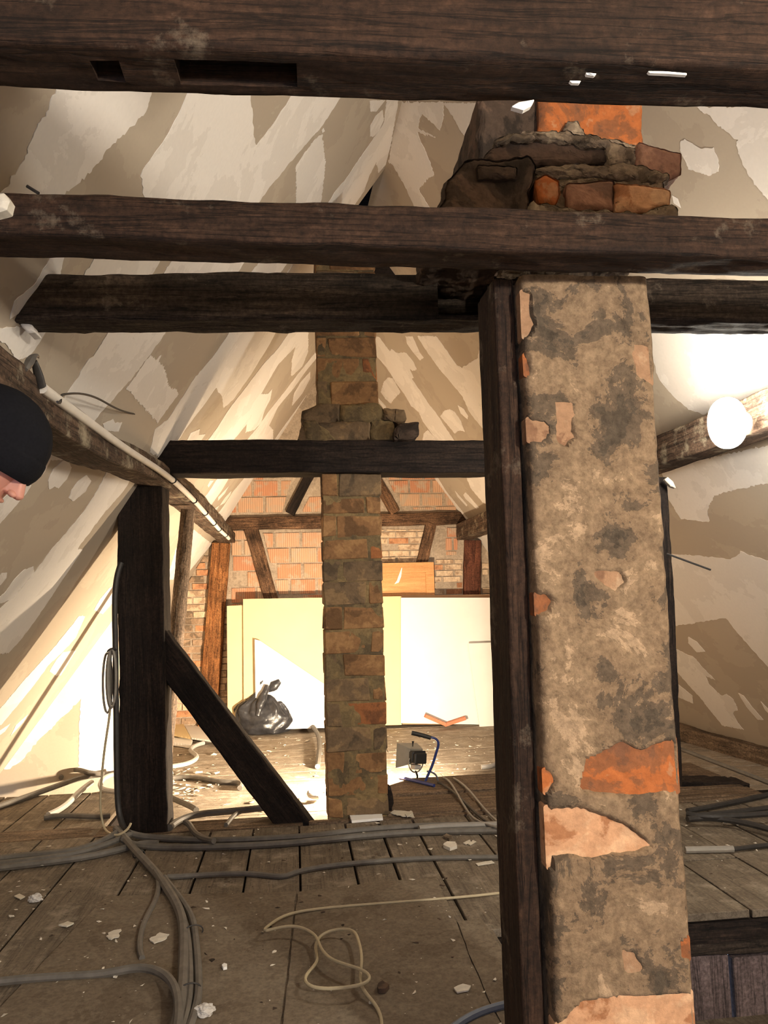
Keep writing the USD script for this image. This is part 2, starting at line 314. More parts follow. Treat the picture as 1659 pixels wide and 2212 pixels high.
def roof(name, M, corners, hole, label):
    root = thing(name, None, None); keys(root, kind='structure', label=label)
    P = Polygon([local(M, c)[:2] for c in corners])
    for h in hole: P = P.difference(Polygon([local(M, c)[:2] for c in h]))
    put('plasterboard', slab(P, M, 0.05, -0.05), 'plasterboard', root, smooth=False)
    return root
_a, _b = onL(840, 352), onL(772, 446)
def Lp(Y, z): return (XL(z), Y, z)
def Rp(Y, z): return (XRr(Y, z), Y, z)
HOLE = [ridge(_a[1]), _a, _b, Lp(_b[1]+0.5, _b[2]), ridge(_a[1]+0.55)]
ceilL = roof('ceiling', ML, [Lp(-2, -0.45), Lp(GY+.03, -0.45), ridge(GY+.03), ridge(-2)], [HOLE], 'left roof slope lined with taupe plasterboard and pale jointing stripes')
ceilR = roof('ceiling', MR, [Rp(-2, -0.45), Rp(GY+.03, -0.45), ridge(GY+.03), ridge(-2)], [], 'right roof slope lined with taupe plasterboard and pale jointing stripes')
wl = thing('wall_left', None, None); keys(wl, kind='structure')
A, B = np.array([-1.95, 4.985]), np.array([-1.19, 5.44])
def vwall(pts, z0, z1, t=0.05):
    """Upright thin wall along a polyline of (x, y), thickness t to its left."""
    out = []
    for a, b in zip(pts[:-1], pts[1:]):
        a, b = np.array(a, float), np.array(b, float); d = unit(b-a); n = np.array([-d[1], d[0]])*t
        V = [(*q, z) for z in (z0, z1) for q in (a, b, b+n, a+n)]
        out.append(hull(V))
    return cat(*out)
# angled cheek wall closing the eaves, cut to the roof slope
def cheek():
    z = lambda x: ZR-KL*(XR-x)+0.05
    d = unit(B-A); n = np.array([-d[1], d[0]])*0.05
    V = []
    for q in (A, B, B+n, A+n): V += [(*q, -0.3), (*q, max(z(q[0]), -0.28))]
    return hull(V)
put('plasterboard', cheek(), 'plasterboard', wl, smooth=False)
def knee():
    z = lambda x: ZR-KL*(XR-x)+0.04
    V = []
    for q in ((-1.19, 5.45), (-1.19, GY+0.05), (-1.24, GY+0.05), (-1.24, 5.45)): V += [(*q, -0.3), (*q, z(q[0]))]
    return hull(V)
put('plasterboard', knee(), 'plasterboard', wl, smooth=False)
# ---------------------------------------------------------------- rear gable behind the camera (with its window) and floors
bk = thing('wall_rear', None, None); keys(bk, kind='structure')
def rear():
    w = Polygon([(XL(-0.4), -0.4), (XRr(-2, -0.4), -0.4), tuple(ridge(-2)[[0, 2]])]).difference(sbox(-1.05, 1.1, -0.35, 1.9))
    M = np.eye(4); M[:3, 0], M[:3, 1], M[:3, 2], M[:3, 3] = (1, 0, 0), (0, 0, 1), (0, -1, 0), (0, -2.0, 0)
    return slab(w, M, 0.1)
put('plaster', rear(), 'plasterboard', bk, smooth=False)

def beam_at(name, label, Yf, b, left, right, seed, mat='beam_wood', htop=None, sk=0.03, cuts=(), xl=None, xr=None, **kw):
    """Collar beam: left/right = (px x, px y of the front top edge or None, px y of the lowest silhouette)."""
    ends = []
    for (x, yt, yb) in (left, right):
        lo = atY(x, yb, Yf+b, sk); hi = (atY(x, yt, Yf, sk) if yt is not None else lo+[0, 0, htop])
        ends.append((lo[0], Yf+b/2-sk*lo[0], (lo[2]+hi[2])/2, hi[2]-lo[2]))
    (x0, y0, z0, h0), (x1, y1, z1, h1) = ends
    at_x = lambda X: (X, y0+(y1-y0)*(X-x0)/(x1-x0), z0+(z1-z0)*(X-x0)/(x1-x0))
    (x0, y0, z0), (x1, y1, z1) = at_x(x0 if xl is None else xl), at_x(x1 if xr is None else xr)
    cuts = [(c[0]-(x0+x1)/2, c[1]-(x0+x1)/2, *c[2:]) for c in cuts]
    mesh, M = timber((x0, y0, z0), (x1, y1, z1), b, (h0+h1)/2, seed=seed, **kw, cuts=cuts)
    return put(name, mesh, mat, None, M, label=label, cat='beam', group=None)
_sx = lambda x: atY(x, 175, 1.0, .03)[0]
beam_at('collar_beam', 'thick dark brown collar beam filling the top edge, with a long mortise slot in its underside', 0.95, 0.10, (-120, None, 197), (1760, None, 243), 1, htop=0.19, rough=0.005, wave=0.004, xl=-0.66, xr=2.45, cuts=[(_sx(382), _sx(640), -0.028, 0.022, -0.2, -0.055), (_sx(200), _sx(262), -0.02, 0.02, -0.2, -0.07)])
beam_at('collar_beam', 'long reddish brown collar beam carrying the crumbling brick ledge in front', 1.40, 0.10, (-150, 404, 553), (1760, 476, 606), 2, rough=0.006, wave=0.004, xl=-0.72, xr=2.40)
beam_at('collar_beam', 'rough grey-brown collar beam with a sloping left end plastered into the roof', 1.95, 0.11, (60, 590, 720), (1760, 604, 727), 3, mat='beam_wood_grey', rough=0.009, wave=0.008, xr=2.36, ends=(0.10, 0), cuts=[(atY(945, 650, 1.95)[0], atY(1052, 650, 1.95)[0], -0.2, 0.040, -0.045, 0.2)])
beam_at('collar_beam', 'blackened far collar beam under the stepped collar of the slim brick stack', 3.97, 0.16, (352, 952, 1033), (1385, 949, 1031), 4, mat='black_wood')

# posts, strut, pole
def post(name, label, top, bot, Y, w, d, mat, seed, cat='post', ztop=None, up=(0, -1, 0), **kw):
    T, Bm = atY(*top, Y), atY(*bot, Y)
    mesh, M = timber(Bm+[0, d/2, 0], T+[0, d/2, 0], w, d, seed=seed, up=up, **kw)
    return put(name, mesh, mat, None, M, label=label, cat=cat)
post('timber_post', 'thick black timber post standing left, braced by a slanting strut', (302, 1045), (309, 1806), 3.96, 0.222, 0.20, 'black_wood', 11)
post('timber_strut', 'black slanting timber strut running from the left post down to the floor', (330, 1380), (655, 1812), 3.99, 0.150, 0.13, 'black_wood', 12, cat='strut', ends=(0, 0))
post('timber_pole', 'thin grey round pole leaning behind the thick left post', (404, 1100), (347, 1702), 4.80, 0.085, 0.07, 'pole_wood', 13, cat='pole', r=0.03)
post('timber_post', 'dark timber post half hidden behind the right edge of the front brick pillar', (1405, 1030), (1433, 1700), 3.75, 0.20, 0.16, 'black_wood', 14)

# purlins
def purlin(name, label, pts, w, h, mat, seed, **kw):
    P = np.array(pts); M = frame(P[0], P[-1]); L = np.linalg.norm(P[-1]-P[0])
    Q = (P-M[:3, 3])@M[:3, :3]
    sp = [((q[0]+L/2)/L, q[1], q[2]) for q in Q]
    mesh, M = timber(P[0], P[-1], w, h, seed=seed, spine=sp, **kw)
    return put(name, mesh, mat, None, M, label=label, cat='beam')
purlin('purlin', 'long curved purlin under the left roof slope with a white conduit on its edge', [(-.70, 1.0, 1.61), (-.70, 2.0, 1.615), (-.70, 2.55, 1.63), (-.70, 3.3, 1.70), (-.70, 3.96, 1.745), (-.685, 4.7, 1.755), (-.66, 5.44, 1.745), (-.645, 6.3, 1.725), (-.64, 7.58, 1.715)], 0.155, 0.10, 'purlin_wood', 21)
purlin('purlin', 'dusty purlin under the right roof slope carrying the lit globe lamp', [(2.10, 1.2, 1.872), (2.0, 3.37, 1.835), (1.86, 5.4, 1.785), (1.71, 7.58, 1.735)], 0.15, 0.165, 'purlin_wood', 22)

# dark roof void over the hole where the slim stack leaves the room
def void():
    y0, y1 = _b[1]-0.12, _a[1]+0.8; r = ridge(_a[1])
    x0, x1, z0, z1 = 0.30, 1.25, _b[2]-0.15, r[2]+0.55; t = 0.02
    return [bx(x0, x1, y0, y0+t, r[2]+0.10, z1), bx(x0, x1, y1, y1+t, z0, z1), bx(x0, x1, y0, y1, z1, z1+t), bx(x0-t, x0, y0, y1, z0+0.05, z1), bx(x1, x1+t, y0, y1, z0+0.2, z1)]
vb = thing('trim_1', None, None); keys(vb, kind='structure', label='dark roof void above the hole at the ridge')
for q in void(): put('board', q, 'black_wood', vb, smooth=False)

# ---------------------------------------------------------------- the plastered brick pillar in front
CY = 1.55
def C1(x, y): return atY(x, y, CY, SK)
FX = unit((1, -SK, 0)); FN = np.cross(FX, (0, 0, 1))          # along the face, and out of it towards the camera
FM = np.eye(4); FM[:3, 0], FM[:3, 1], FM[:3, 2] = FX, (0, 0, 1), FN; FM[:3, 3] = C1(1125, 610)
W1 = (C1(1402, 600)-FM[:3, 3])@FX
ZT1, ZB1 = C1(1260, 596)[2], -0.9
PATCH = {  # exposed bricks: outline in the photograph, material, label
    'a': ([(1268, 1640), (1300, 1626), (1345, 1600), (1385, 1622), (1410, 1612), (1440, 1598), (1476, 1594), (1480, 1655), (1480, 1712), (1440, 1712), (1352, 1720), (1290, 1714), (1252, 1706)], 'brick_orange', 'bare orange brick, widest on the pillar'),
    'b': ([(1178, 1748), (1250, 1744), (1300, 1760), (1345, 1778), (1378, 1802), (1412, 1828), (1378, 1838), (1320, 1846), (1280, 1856), (1230, 1846), (1195, 1852), (1186, 1880)], 'brick_peach', 'bare peach brick tapering to the right'),
    'c': ([(1295, 1232), (1345, 1236), (1352, 1256), (1330, 1278), (1305, 1262), (1284, 1240)], 'brick_dull', None),
    'd': ([(1155, 1282), (1180, 1284), (1196, 1300), (1180, 1322), (1160, 1328)], 'brick_orange', None),
    'e': ([(1342, 2054), (1368, 2058), (1392, 2092), (1372, 2104), (1352, 2106)], 'brick_dull', None),
    'f': ([(1474, 2040), (1484, 2030), (1500, 2028), (1500, 2075), (1478, 2072)], 'brick_orange', None),
    'g': ([(1372, 744), (1406, 744), (1410, 800), (1410, 828), (1378, 812), (1368, 762)], 'brick_dull', None),
    'h': ([(1128, 628), (1150, 632), (1146, 660), (1154, 700), (1140, 724), (1128, 728)], 'brick_dull', None),
    'i': ([(1130, 758), (1142, 782), (1148, 806), (1130, 812)], 'brick_orange', None),
    'j': ([(1200, 866), (1240, 870), (1236, 930), (1222, 965), (1204, 955)], 'brick_dull', None),
    'k': ([(1142, 905), (1182, 912), (1188, 935), (1170, 955), (1142, 950)], 'brick_dull', None),
    'l': ([(1262, 2164), (1340, 2154), (1430, 2152), (1508, 2144), (1516, 2230), (1190, 2232), (1240, 2184)], 'brick_peach', 'bare pale brick at the foot of the picture'),
    'm': ([(1174, 1665), (1192, 1668), (1200, 1690), (1178, 1716)], 'brick_orange', None),
    'n': ([(1213, 941), (1240, 933), (1244, 944), (1222, 956)], 'brick_dull', None),
}
def uv1(px): return np.array([local(FM, C1(*p))[:2] for p in px])
def patch_shape(key):
    g = ragged(uv1(PATCH[key][0]), 0.0022, 0.006, len(key)+ord(key)).intersection(sbox(0.003, -3, W1-0.009, 3))
    g = g.buffer(-0.0005)
    return max(getattr(g, 'geoms', [g]), key=lambda q: q.area)
def pillar():
    root = thing('brick_pillar', 'big square brick chimney pillar in front, smeared with flaking mortar', 'chimney', (FM[0, 3]+W1/2, CY+0.16, ZB1))
    step = 0.006; H = ZT1-ZB1
    nx, nz = int(W1/step)+1, int(H/step)+1; D = 0.30
    u, v = np.meshgrid(np.linspace(0, W1, nx), np.linspace(ZB1, ZT1, nz)-FM[2, 3]); U = np.stack([u.ravel(), v.ravel(), np.zeros(u.size)], 1)
    h = 0.010*(fbm(U*[9, 9, 1], 4, 3)-0.5)+0.007*(fbm(U*[38, 38, 1], 4, 4)-0.5)
    k = fbm(U*[6, 6, 1]+31, 5, 8); h += 0.006*np.clip((k-0.5)*14, 0, 1)                       # upper coat flaked off in islands
    import shapely
    pts = shapely.points(U[:, :2])
    for key, (px, mat, lab) in PATCH.items():
        g = patch_shape(key)
        sd = np.where(shapely.contains(g, pts), 1, -1)*shapely.distance(g.boundary, pts)
        pit = 0.009-0.024*np.clip((sd+0.006)/0.012, 0, 1); near = sd > -0.006
        h[near] = np.minimum(h[near], pit[near])
    edge = np.minimum(u, W1-u).ravel(); h -= 0.012*np.clip(1-edge/0.014, 0, 1)**2
    side = np.stack([u.ravel(), v.ravel()], 1)
    wob = 0.008*(fbm(np.stack([v.ravel()*7, v.ravel()*0, v.ravel()*0], 1), 4, 12)-0.5); wob2 = 0.010*(fbm(np.stack([v.ravel()*6, v.ravel()*0+9, v.ravel()*0], 1), 4, 13)-0.5)
    t = (u/W1).ravel(); x = u.ravel()+wob*(1-t)+wob2*t
    Vf = np.stack([x, v.ravel(), h], 1)
    Fr = Vf.reshape(nz, nx, 3); back = -D
    ringz = []
    for i in range(nz):                                                     # every level: front row, then round the back
        f = Fr[i]; a, b = f[-1], f[0]
        nb = 6; z = a[1]
        s1 = [(a[0]+0.004*math.sin(i*.31+q), z, a[2]+(back-a[2])*q/nb) for q in range(1, nb+1)]
        s2 = [(a[0]+(b[0]-a[0])*q/nb, z, back) for q in range(1, nb)]
        s3 = [(b[0]+0.003*math.sin(i*.23+q), z, back+(b[2]-back)*q/nb) for q in range(0, nb)]
        ringz.append(np.vstack([f, s1, s2, s3]))
    V, Fa = loft(np.array(ringz)[:, ::-1])
    put('mortar_coat', (V@FM[:3, :3].T+FM[:3, 3], Fa), 'pillar_plaster', root, smooth=35)
    for key, (px, mat, lab) in PATCH.items():
        g = patch_shape(key).buffer(0.006)
        m = trimesh.creation.extrude_polygon(g, 0.035, engine='earcut'); m = m.subdivide_to_size(0.012) if g.area > 0.0005 else m
        Vv = np.array(m.vertices); top = Vv[:, 2] > 0.03
        Vv[:, 2] -= 0.0375; Vv[top, 2] += 0.004*(fbm(Vv[top]*[30, 30, 1], 3, 5)-0.5)-0.002
        put('brick', (Vv@FM[:3, :3].T+FM[:3, 3], np.array(m.faces)), mat, root, smooth=30, label=lab)
    # thin mortar ridge under the beam
    return root
pil = pillar()
# plank-like post against its left side
p0, p1 = C1(1184, 2300), C1(1112, 596)
def side_post():
    x0 = lambda z: FM[0, 3]-0.006
    zc = (ZB1+ZT1)/2
    mesh, M = timber((x0(0)-0.024, CY+0.100, ZB1), (x0(0)-0.024, CY+0.100, ZT1+0.005), 0.046, 0.155, seed=31, up=(0, -1, 0), rough=0.004, wave=0.004, r=0.008,
                     cuts=[(0.06, 0.24, -0.05, -0.0150, -0.02, 0.06)])
    return put('timber_post', mesh, 'beam_wood', None, M, label='cracked dark brown timber post fixed along the left side of the front brick pillar', cat='post')
side_post()

# ---------------------------------------------------------------- crumbling brick ledge on the second beam, with the stack rising from it
def lump(parent, name, px, Y, D, mat, seed, amp=0.006, size=0.0095, round_=0.012, label=None):
    """A broken brick or mortar mass: its outline at depth Y, D deep, edges rounded and surface chipped."""
    o = np.array([atY(*p, Y, SK) for p in px]); M = FM.copy(); M[:3, 3] = o.mean(0)
    g0 = ragged(local(M, o)[:, :2], amp*0.7, 0.02, seed); g = g0.buffer(-round_*0.5, join_style=1).buffer(round_*0.5)
    if g.area < 0.6*g0.area: g = g0
    g = max(getattr(g, 'geoms', [g]), key=lambda q: q.area)
    m = trimesh.creation.extrude_polygon(g, D, engine='earcut').subdivide_to_size(size)
    V = np.array(m.vertices); V[:, 2] -= D
    import shapely
    d = shapely.distance(g.boundary, shapely.points(V[:, :2])); front = V[:, 2] > -1e-6
    V[front, 2] -= round_*np.clip(1-d[front]/round_, 0, 1)**2
    V += amp*2*(np.stack([fbm(V*[22, 22, 22]+seed+7*i, 4, seed+i) for i in range(3)], 1)-0.5)
    crumb = 0.014 if mat == 'mortar_crumb' else 0.006
    if size < 0.012: V += crumb*(np.stack([fbm(V*70+seed+5*i, 3, seed+20+i) for i in range(3)], 1)-0.5)
    return put(name, (V@M[:3, :3].T+M[:3, 3], np.array(m.faces)), mat, parent, smooth=45, label=label)
def ledge():
    root = thing('brick_chimney', 'broken stepped brick chimney shaft sitting on the second collar beam', 'chimney', (0.60, 1.7, 1.80))
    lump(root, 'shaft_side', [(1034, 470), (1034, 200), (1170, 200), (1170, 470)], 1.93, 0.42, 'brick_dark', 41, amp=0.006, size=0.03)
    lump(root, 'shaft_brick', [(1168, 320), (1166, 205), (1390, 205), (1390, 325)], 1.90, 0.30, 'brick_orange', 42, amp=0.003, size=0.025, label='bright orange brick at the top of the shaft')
    lump(root, 'mortar', [(1168, 290), (1215, 282), (1232, 258), (1252, 256), (1266, 286), (1330, 300), (1380, 312), (1395, 345), (1200, 345)], 1.88, 0.2, 'mortar_crumb', 43, amp=0.008)
    lump(root, 'brick', [(1040, 345), (1060, 312), (1100, 292), (1180, 296), (1310, 312), (1316, 350), (1230, 352), (1120, 352)], 1.68, 0.28, 'brick_dark', 44, amp=0.006)
    lump(root, 'mortar', [(1060, 312), (1102, 284), (1170, 276), (1260, 284), (1330, 300), (1378, 318), (1380, 352), (1320, 352), (1312, 318), (1180, 304), (1100, 304)], 1.665, 0.2, 'mortar_crumb', 45, amp=0.009)
    lump(root, 'brick', [(1380, 300), (1430, 318), (1475, 326), (1475, 374), (1446, 392), (1400, 384), (1376, 350)], 1.66, 0.22, 'brick_mauve', 46, amp=0.004, label='reddish brick jutting out to the right')
    lump(root, 'slab', [(1150, 356), (1250, 350), (1390, 352), (1450, 372), (1456, 384), (1400, 392), (1280, 378), (1170, 374)], 1.60, 0.3, 'mortar_crumb', 47, amp=0.004)
    lump(root, 'brick', [(950, 470), (975, 366), (1000, 340), (1140, 340), (1156, 360), (1148, 470)], 1.58, 0.46, 'brick_dark', 48, amp=0.010, size=0.0095, round_=0.016, label='large soot-black lump at the left of the ledge')
    lump(root, 'brick', [(1030, 352), (1120, 356), (1122, 384), (1034, 386)], 1.565, 0.05, 'brick_dark', 49, amp=0.004)
    lump(root, 'brick', [(1156, 384), (1180, 372), (1210, 390), (1213, 420), (1204, 444), (1166, 436)], 1.575, 0.2, 'brick_orange', 50, amp=0.004, label='small bright orange brick end')
    lump(root, 'brick', [(1224, 392), (1330, 388), (1330, 452), (1228, 452)], 1.585, 0.2, 'brick_mauve', 51, amp=0.003)
    lump(root, 'brick', [(1330, 394), (1400, 398), (1452, 408), (1452, 440), (1400, 454), (1330, 452)], 1.578, 0.22, 'brick_peach', 52, amp=0.004)
    lump(root, 'mortar', [(1148, 476), (1150, 430), (1215, 446), (1330, 452), (1400, 452), (1452, 440), (1466, 446), (1472, 480)], 1.57, 0.3, 'mortar_crumb', 53, amp=0.007)
    lump(root, 'mortar', [(1150, 470), (1150, 380), (1440, 384), (1440, 470)], 1.61, 0.25, 'mortar_crumb', 54, amp=0.006)
ledge()

# ---------------------------------------------------------------- slim brick stack behind the far collar beam
SY = 4.02
def C2(x, y): return atY(x, y, SY, SK)
def stack():
    root = thing('brick_stack', 'slim free-standing stack of yellowish brown bricks in the middle of the attic', 'chimney', (*C2(766, 1765)[:2]+[0, 0.16], -0.06))
    M = FM.copy(); M[:3, 3] = C2(703, 1400)
    Wd = local(M, C2(829, 1400))[0]
    z2v = lambda y, x=766: local(M, C2(x, y))[1]
    def shaft(name, u0, u1, v0, v1, inset=0.002, seed=60):
        m = trimesh.creation.box((u1-u0-2*inset, v1-v0, 0.31-inset)); m.apply_translation(((u0+u1)/2, (v0+v1)/2, -(0.31+inset)/2)); m = m.subdivide_to_size(0.05)
        V = np.array(m.vertices); V += 0.007*(np.stack([fbm(V*25+seed+9*i, 3, seed+i) for i in range(3)], 1)-0.5)
        put(name, (V@M[:3, :3].T+M[:3, 3], np.array(m.faces)), 'stack_mortar', root, smooth=30)
    def brick(u0, u1, v0, v1, mat, d=0.12, out=0.0):
        V, f = rough_block(u0, u1, v0, v1, -d, out, 0.006, 0.005); put('brick', (V@M[:3, :3].T+M[:3, 3], f), mat, root, smooth=False)
    mats = ['stack_tan', 'stack_grey', 'stack_tan', 'stack_tan', 'stack_tan', 'stack_grey']
    shaft('mortar_core', 0, Wd, z2v(1790), z2v(1000))
    Y = [1766, 1721, 1674, 1624, 1569, 1516, 1463, 1413, 1361, 1308, 1257, 1211, 1161, 1112, 1073, 1014]
    special = {4: [(0.27, 'stack_grey', 'stack_red')], 13: None}
    for i in range(len(Y)-1):
        v0, v1 = z2v(Y[i])+0.003, z2v(Y[i+1])-0.003
        cut = 0.27 if i % 2 == 0 else 0.76
        cut += RNG.uniform(-.04, .04)
        ma, mb = (mats[RNG.integers(6)] for _ in range(2))
        if Y[i] == 1569: cut, ma, mb = 0.27, 'stack_grey', 'stack_red'
        if Y[i] in (1211,): mb = 'stack_red'
        brick(-0.004, Wd*cut-0.004, v0, v1, ma, out=RNG.uniform(-.002, .003)); brick(Wd*cut+0.004, Wd+0.004, v0, v1, mb, out=RNG.uniform(-.002, .003))
        brick(-0.006, Wd*0.5, v0, v1, 'stack_grey', d=0.31, out=-0.13)
    du = local(M, C2(684, 800))[0]-local(M, C2(700, 800+0))[0]
    u0, u1 = local(M, C2(686, 800))[0], local(M, C2(813, 800))[0]
    shaft('mortar_core', u0, u1, z2v(960), z2v(452), seed=70)
    Y = [876, 822, 772, 728, 680, 632, 584, 536, 490, 456]
    for i in range(len(Y)-1):
        v0, v1 = z2v(Y[i])+0.003, z2v(Y[i+1])-0.003; cut = (0.2, 0.72)[i % 2]+RNG.uniform(-.05, .05)
        ma, mb = (mats[RNG.integers(6)] for _ in range(2))
        if Y[i] == 822: mb = 'stack_red'
        w = u1-u0
        brick(u0-.004, u0+w*cut-.004, v0, v1, ma, out=RNG.uniform(-.002, .003)); brick(u0+w*cut+.004, u1+.004, v0, v1, mb, out=RNG.uniform(-.002, .003))
        brick(u0-.006, u0+w*0.5, v0, v1, 'stack_grey', d=0.31, out=-0.13)
    k = 0
    for px, Yd, mat in (([(662, 950), (650, 905), (652, 886), (690, 872), (735, 872), (735, 914), (700, 916)], 3.99, 'stack_grey'), ([(735, 914), (735, 872), (818, 870), (828, 884), (850, 905), (800, 912)], 3.985, 'stack_mortar'),
                        ([(830, 905), (830, 882), (874, 884), (880, 905), (862, 914)], 3.97, 'stack_grey'), ([(660, 955), (655, 908), (680, 908), (720, 935), (732, 955)], 3.975, 'stack_mortar'),
                        ([(690, 955), (676, 912), (800, 908), (800, 955)], 3.98, 'stack_grey'), ([(800, 955), (802, 908), (850, 908), (860, 955)], 3.975, 'stack_mortar'), ([(640, 955), (652, 922), (678, 918), (690, 955)], 3.985, 'stack_grey'),
                        ([(852, 950), (852, 930), (866, 915), (906, 910), (906, 938), (892, 948)], 3.90, 'brick_dark')):
        lump(root, 'collar_brick', px, Yd, 0.22, mat, 80+k, amp=0.006, size=0.035, round_=0.012, label='dark brick end jutting from the collar' if k == 7 else None); k += 1
stack()
# ---------------------------------------------------------------- gable wall: timber framing filled with ribbed hollow blocks and old bricks
def G(x, y, dy=0.0): return atY(x, y, GY+dy, SK)
GM = FM.copy(); GM[:3, 3] = G(730, 1200)
def guv(px): return np.array([local(GM, G(*p))[:2] for p in px])
mk('hollow_block', {'tc': ('texture_coordinate', {}), 'sx': ('separate_xyz', {}), 'm': ('math', {'math_type': 'multiply', 'value2': 48.0}), 'fr': ('math', {'math_type': 'pingpong', 'value2': 0.5}),
    'st': ('rgb_ramp', {'ramp': [(0.10, (0.62, 0.60, 0.58)), (0.22, (1, 1, 1))]}), 'oi': ('object_info', {}),
    'hu': ('rgb_ramp', {'ramp': [(0.0, (0.50, 0.235, 0.135)), (0.35, (0.56, 0.27, 0.155)), (0.6, (0.56, 0.36, 0.23)), (0.8, (0.54, 0.24, 0.13)), (1.0, (0.58, 0.40, 0.27))]}),
    'n': ('noise_texture', {'dimensions': '4D', 'scale': 9.0, 'detail': 8.0, 'roughness': 0.65}), 'w': ('math', {'math_type': 'multiply', 'value2': 31.0}),
    'nr': ('rgb_ramp', {'ramp': [(0.50, (0, 0, 0)), (0.60, (0.85,)*3)]}), 'mm': ('mix_color', {'blend_type': 'mix', 'b': (0.47, 0.37, 0.27)}),
    'mx': ('mix_color', {'blend_type': 'multiply', 'fac': 0.7}), 'b': ('bump', {'strength': 0.6, 'distance': 0.006}), 'p': ('principled_bsdf', {'roughness': 0.9, 'specular_ior_level': 0.15})},
   [('tc.object', 'sx.vector'), ('sx.x', 'm.value1'), ('m.value', 'fr.value1'), ('fr.value', 'st.fac'), ('oi.random', 'hu.fac'), ('oi.random', 'w.value1'), ('w.value', 'n.w'), ('tc.object', 'n.vector'), ('n.fac', 'nr.fac'),
    ('nr.color', 'mm.fac'), ('hu.color', 'mm.a'), ('mm.result', 'mx.a'), ('st.color', 'mx.b'), ('mx.result', 'p.base_color'), ('fr.value', 'b.height'), ('b.normal', 'p.normal')])
def gable():
    root = thing('wall_back', None, None); keys(root, kind='structure', label='gable wall of ribbed hollow blocks and old bricks between timbers')
    M = GM; n = 40
    P = Polygon([(XL(-0.35)-0.1, -0.35), (XRr(GY, -0.35)+0.1, -0.35), (XR, ZR+0.08)])
    L = Polygon([local(M, (x, GY-SK*x, z))[:2] for x, z in P.exterior.coords[:3]])
    put('mortar', slab(L, M, 0.12, -0.12), 'wall_mortar', root, smooth=False)
    H, S = 'hollow_block', 'brick'
    zones = [  # outline, kind, row height px, length px, first row y, skip chance
        ([(500, 1146), (548, 1146), (600, 1296), (600, 1330), (500, 1330)], H, 33.6, 55, 1130, 0.12), ([(566, 1146), (730, 1146), (730, 1320), (610, 1320)], H, 33.6, 57, 1148, 0.06),
        ([(486, 1108), (560, 1000), (640, 1000), (610, 1108)], H, 36, 58, 1036, 0.1), ([(650, 1108), (690, 1030), (730, 1030), (730, 1108)], H, 36, 58, 1036, 0.5),
        ([(640, 1000), (730, 860), (860, 1000), (820, 1028), (700, 1028)], H, 36, 58, 892, 0.2),
        ([(870, 1100), (838, 1040), (846, 1010), (930, 1000), (1000, 1104)], H, 29.5, 50, 1039, 0.0), ([(962, 1140), (990, 1140), (988, 1200), (962, 1200)], H, 29, 26, 1137, 0.0),
        ([(790, 1143), (925, 1143), (908, 1230), (790, 1230)], S, 13.7, 47, 1137, 0.05), ([(939, 1208), (999, 1208), (999, 1330), (900, 1330), (905, 1290), (926, 1215)], S, 13.4, 42, 1210, 0.02),
        ([(1040, 1205), (1062, 1195), (1120, 1290), (1110, 1330), (1042, 1330)], S, 13.4, 40, 1196, 0.25), ([(370, 1320), (458, 1170), (452, 1200), (436, 1620), (372, 1620)], S, 14.6, 46, 1180, 0.04),
        ([(474, 1300), (492, 1300), (492, 1600), (470, 1600)], S, 13.7, 47, 1300, 0.0)]
    nb = 0
    for zi, (px, kind, rh, ln, y0, skip) in enumerate(zones):
        Z = Polygon(guv(px)).buffer(-0.004); a, b, c, d = Z.bounds
        ph = (guv([(700, 1200)])-guv([(700, 1200+rh)]))[0, 1]; pl = ln*GY/F
        v1 = guv([(730, y0)])[0, 1]
        top = v1+math.ceil((d-v1)/ph)*ph; r = 0
        while top > b:
            off = (r % 2)*0.5*pl+RNG.uniform(-.02, .02); u = a-pl+off
            while u < c:
                g = 0.006 if kind == S else 0.008
                wv = pl*RNG.uniform(0.92, 1.0)
                Bk = sbox(u+g, top-ph+g, u+wv-g, top-g).intersection(Z)
                if Bk.area > 0.25*pl*ph*0.5 and RNG.random() > skip and Bk.geom_type == 'Polygon':
                    Bk = Bk.simplify(0.002); pr = RNG.uniform(0.006, 0.016)
                    V, f = slab(Bk, M, 0.03, 0); V = V+FN*(pr-0.03)
                    V[:, [0, 2]] += RNG.uniform(-.002, .002, (len(V), 2))
                    cm = np.eye(4); cm[:3, :3] = M[:3, :3]; cm[:3, 3] = V.mean(0)
                    mat = 'hollow_block' if kind == H else ['wall_cream', 'wall_cream', 'wall_cream', 'wall_cream', 'wall_cream', 'wall_orange'][RNG.integers(6)] if zi != 10 else ['wall_cream', 'wall_orange', 'wall_sooty', 'wall_sooty'][RNG.integers(4)]
                    put(kind, (local(cm, V), f), mat, root, cm, smooth=False); nb += 1
                u += pl
            top -= ph; r += 1

gable()
def wall_timber(name, label, cat_, a, b, wpx, mat, seed, out=0.05, d=0.12):
    A_, B_ = G(*a), G(*b); w = wpx*GY/F
    off = FN*(out-d/2)
    dirn = unit(B_-A_); up = np.cross(FN, dirn)
    mesh, M = timber(A_+off, B_+off, d, w, seed=seed, up=up, rough=0.006, wave=0.008, step=0.05)
    put(name, mesh, mat, None, M, label=label, cat=cat_)
wall_timber('wall_rail', 'charred horizontal timber rail across the blockwork gable wall', 'beam', (462, 1133), (1030, 1119), 27, 'wall_wood', 91)
wall_timber('wall_brace', 'brown slanting timber brace let into the wall left of the brick stack, below the rail', 'brace', (541, 1142), (612, 1380), 29, 'wall_wood', 92)
wall_timber('wall_brace', 'thin blackened brace above the gable rail, left of the brick stack', 'brace', (626, 1110), (690, 990), 20, 'black_wood', 93)
wall_timber('wall_brace', 'short charred brace above the gable rail, right of the brick stack', 'brace', (854, 1108), (796, 1010), 22, 'wall_wood', 94)
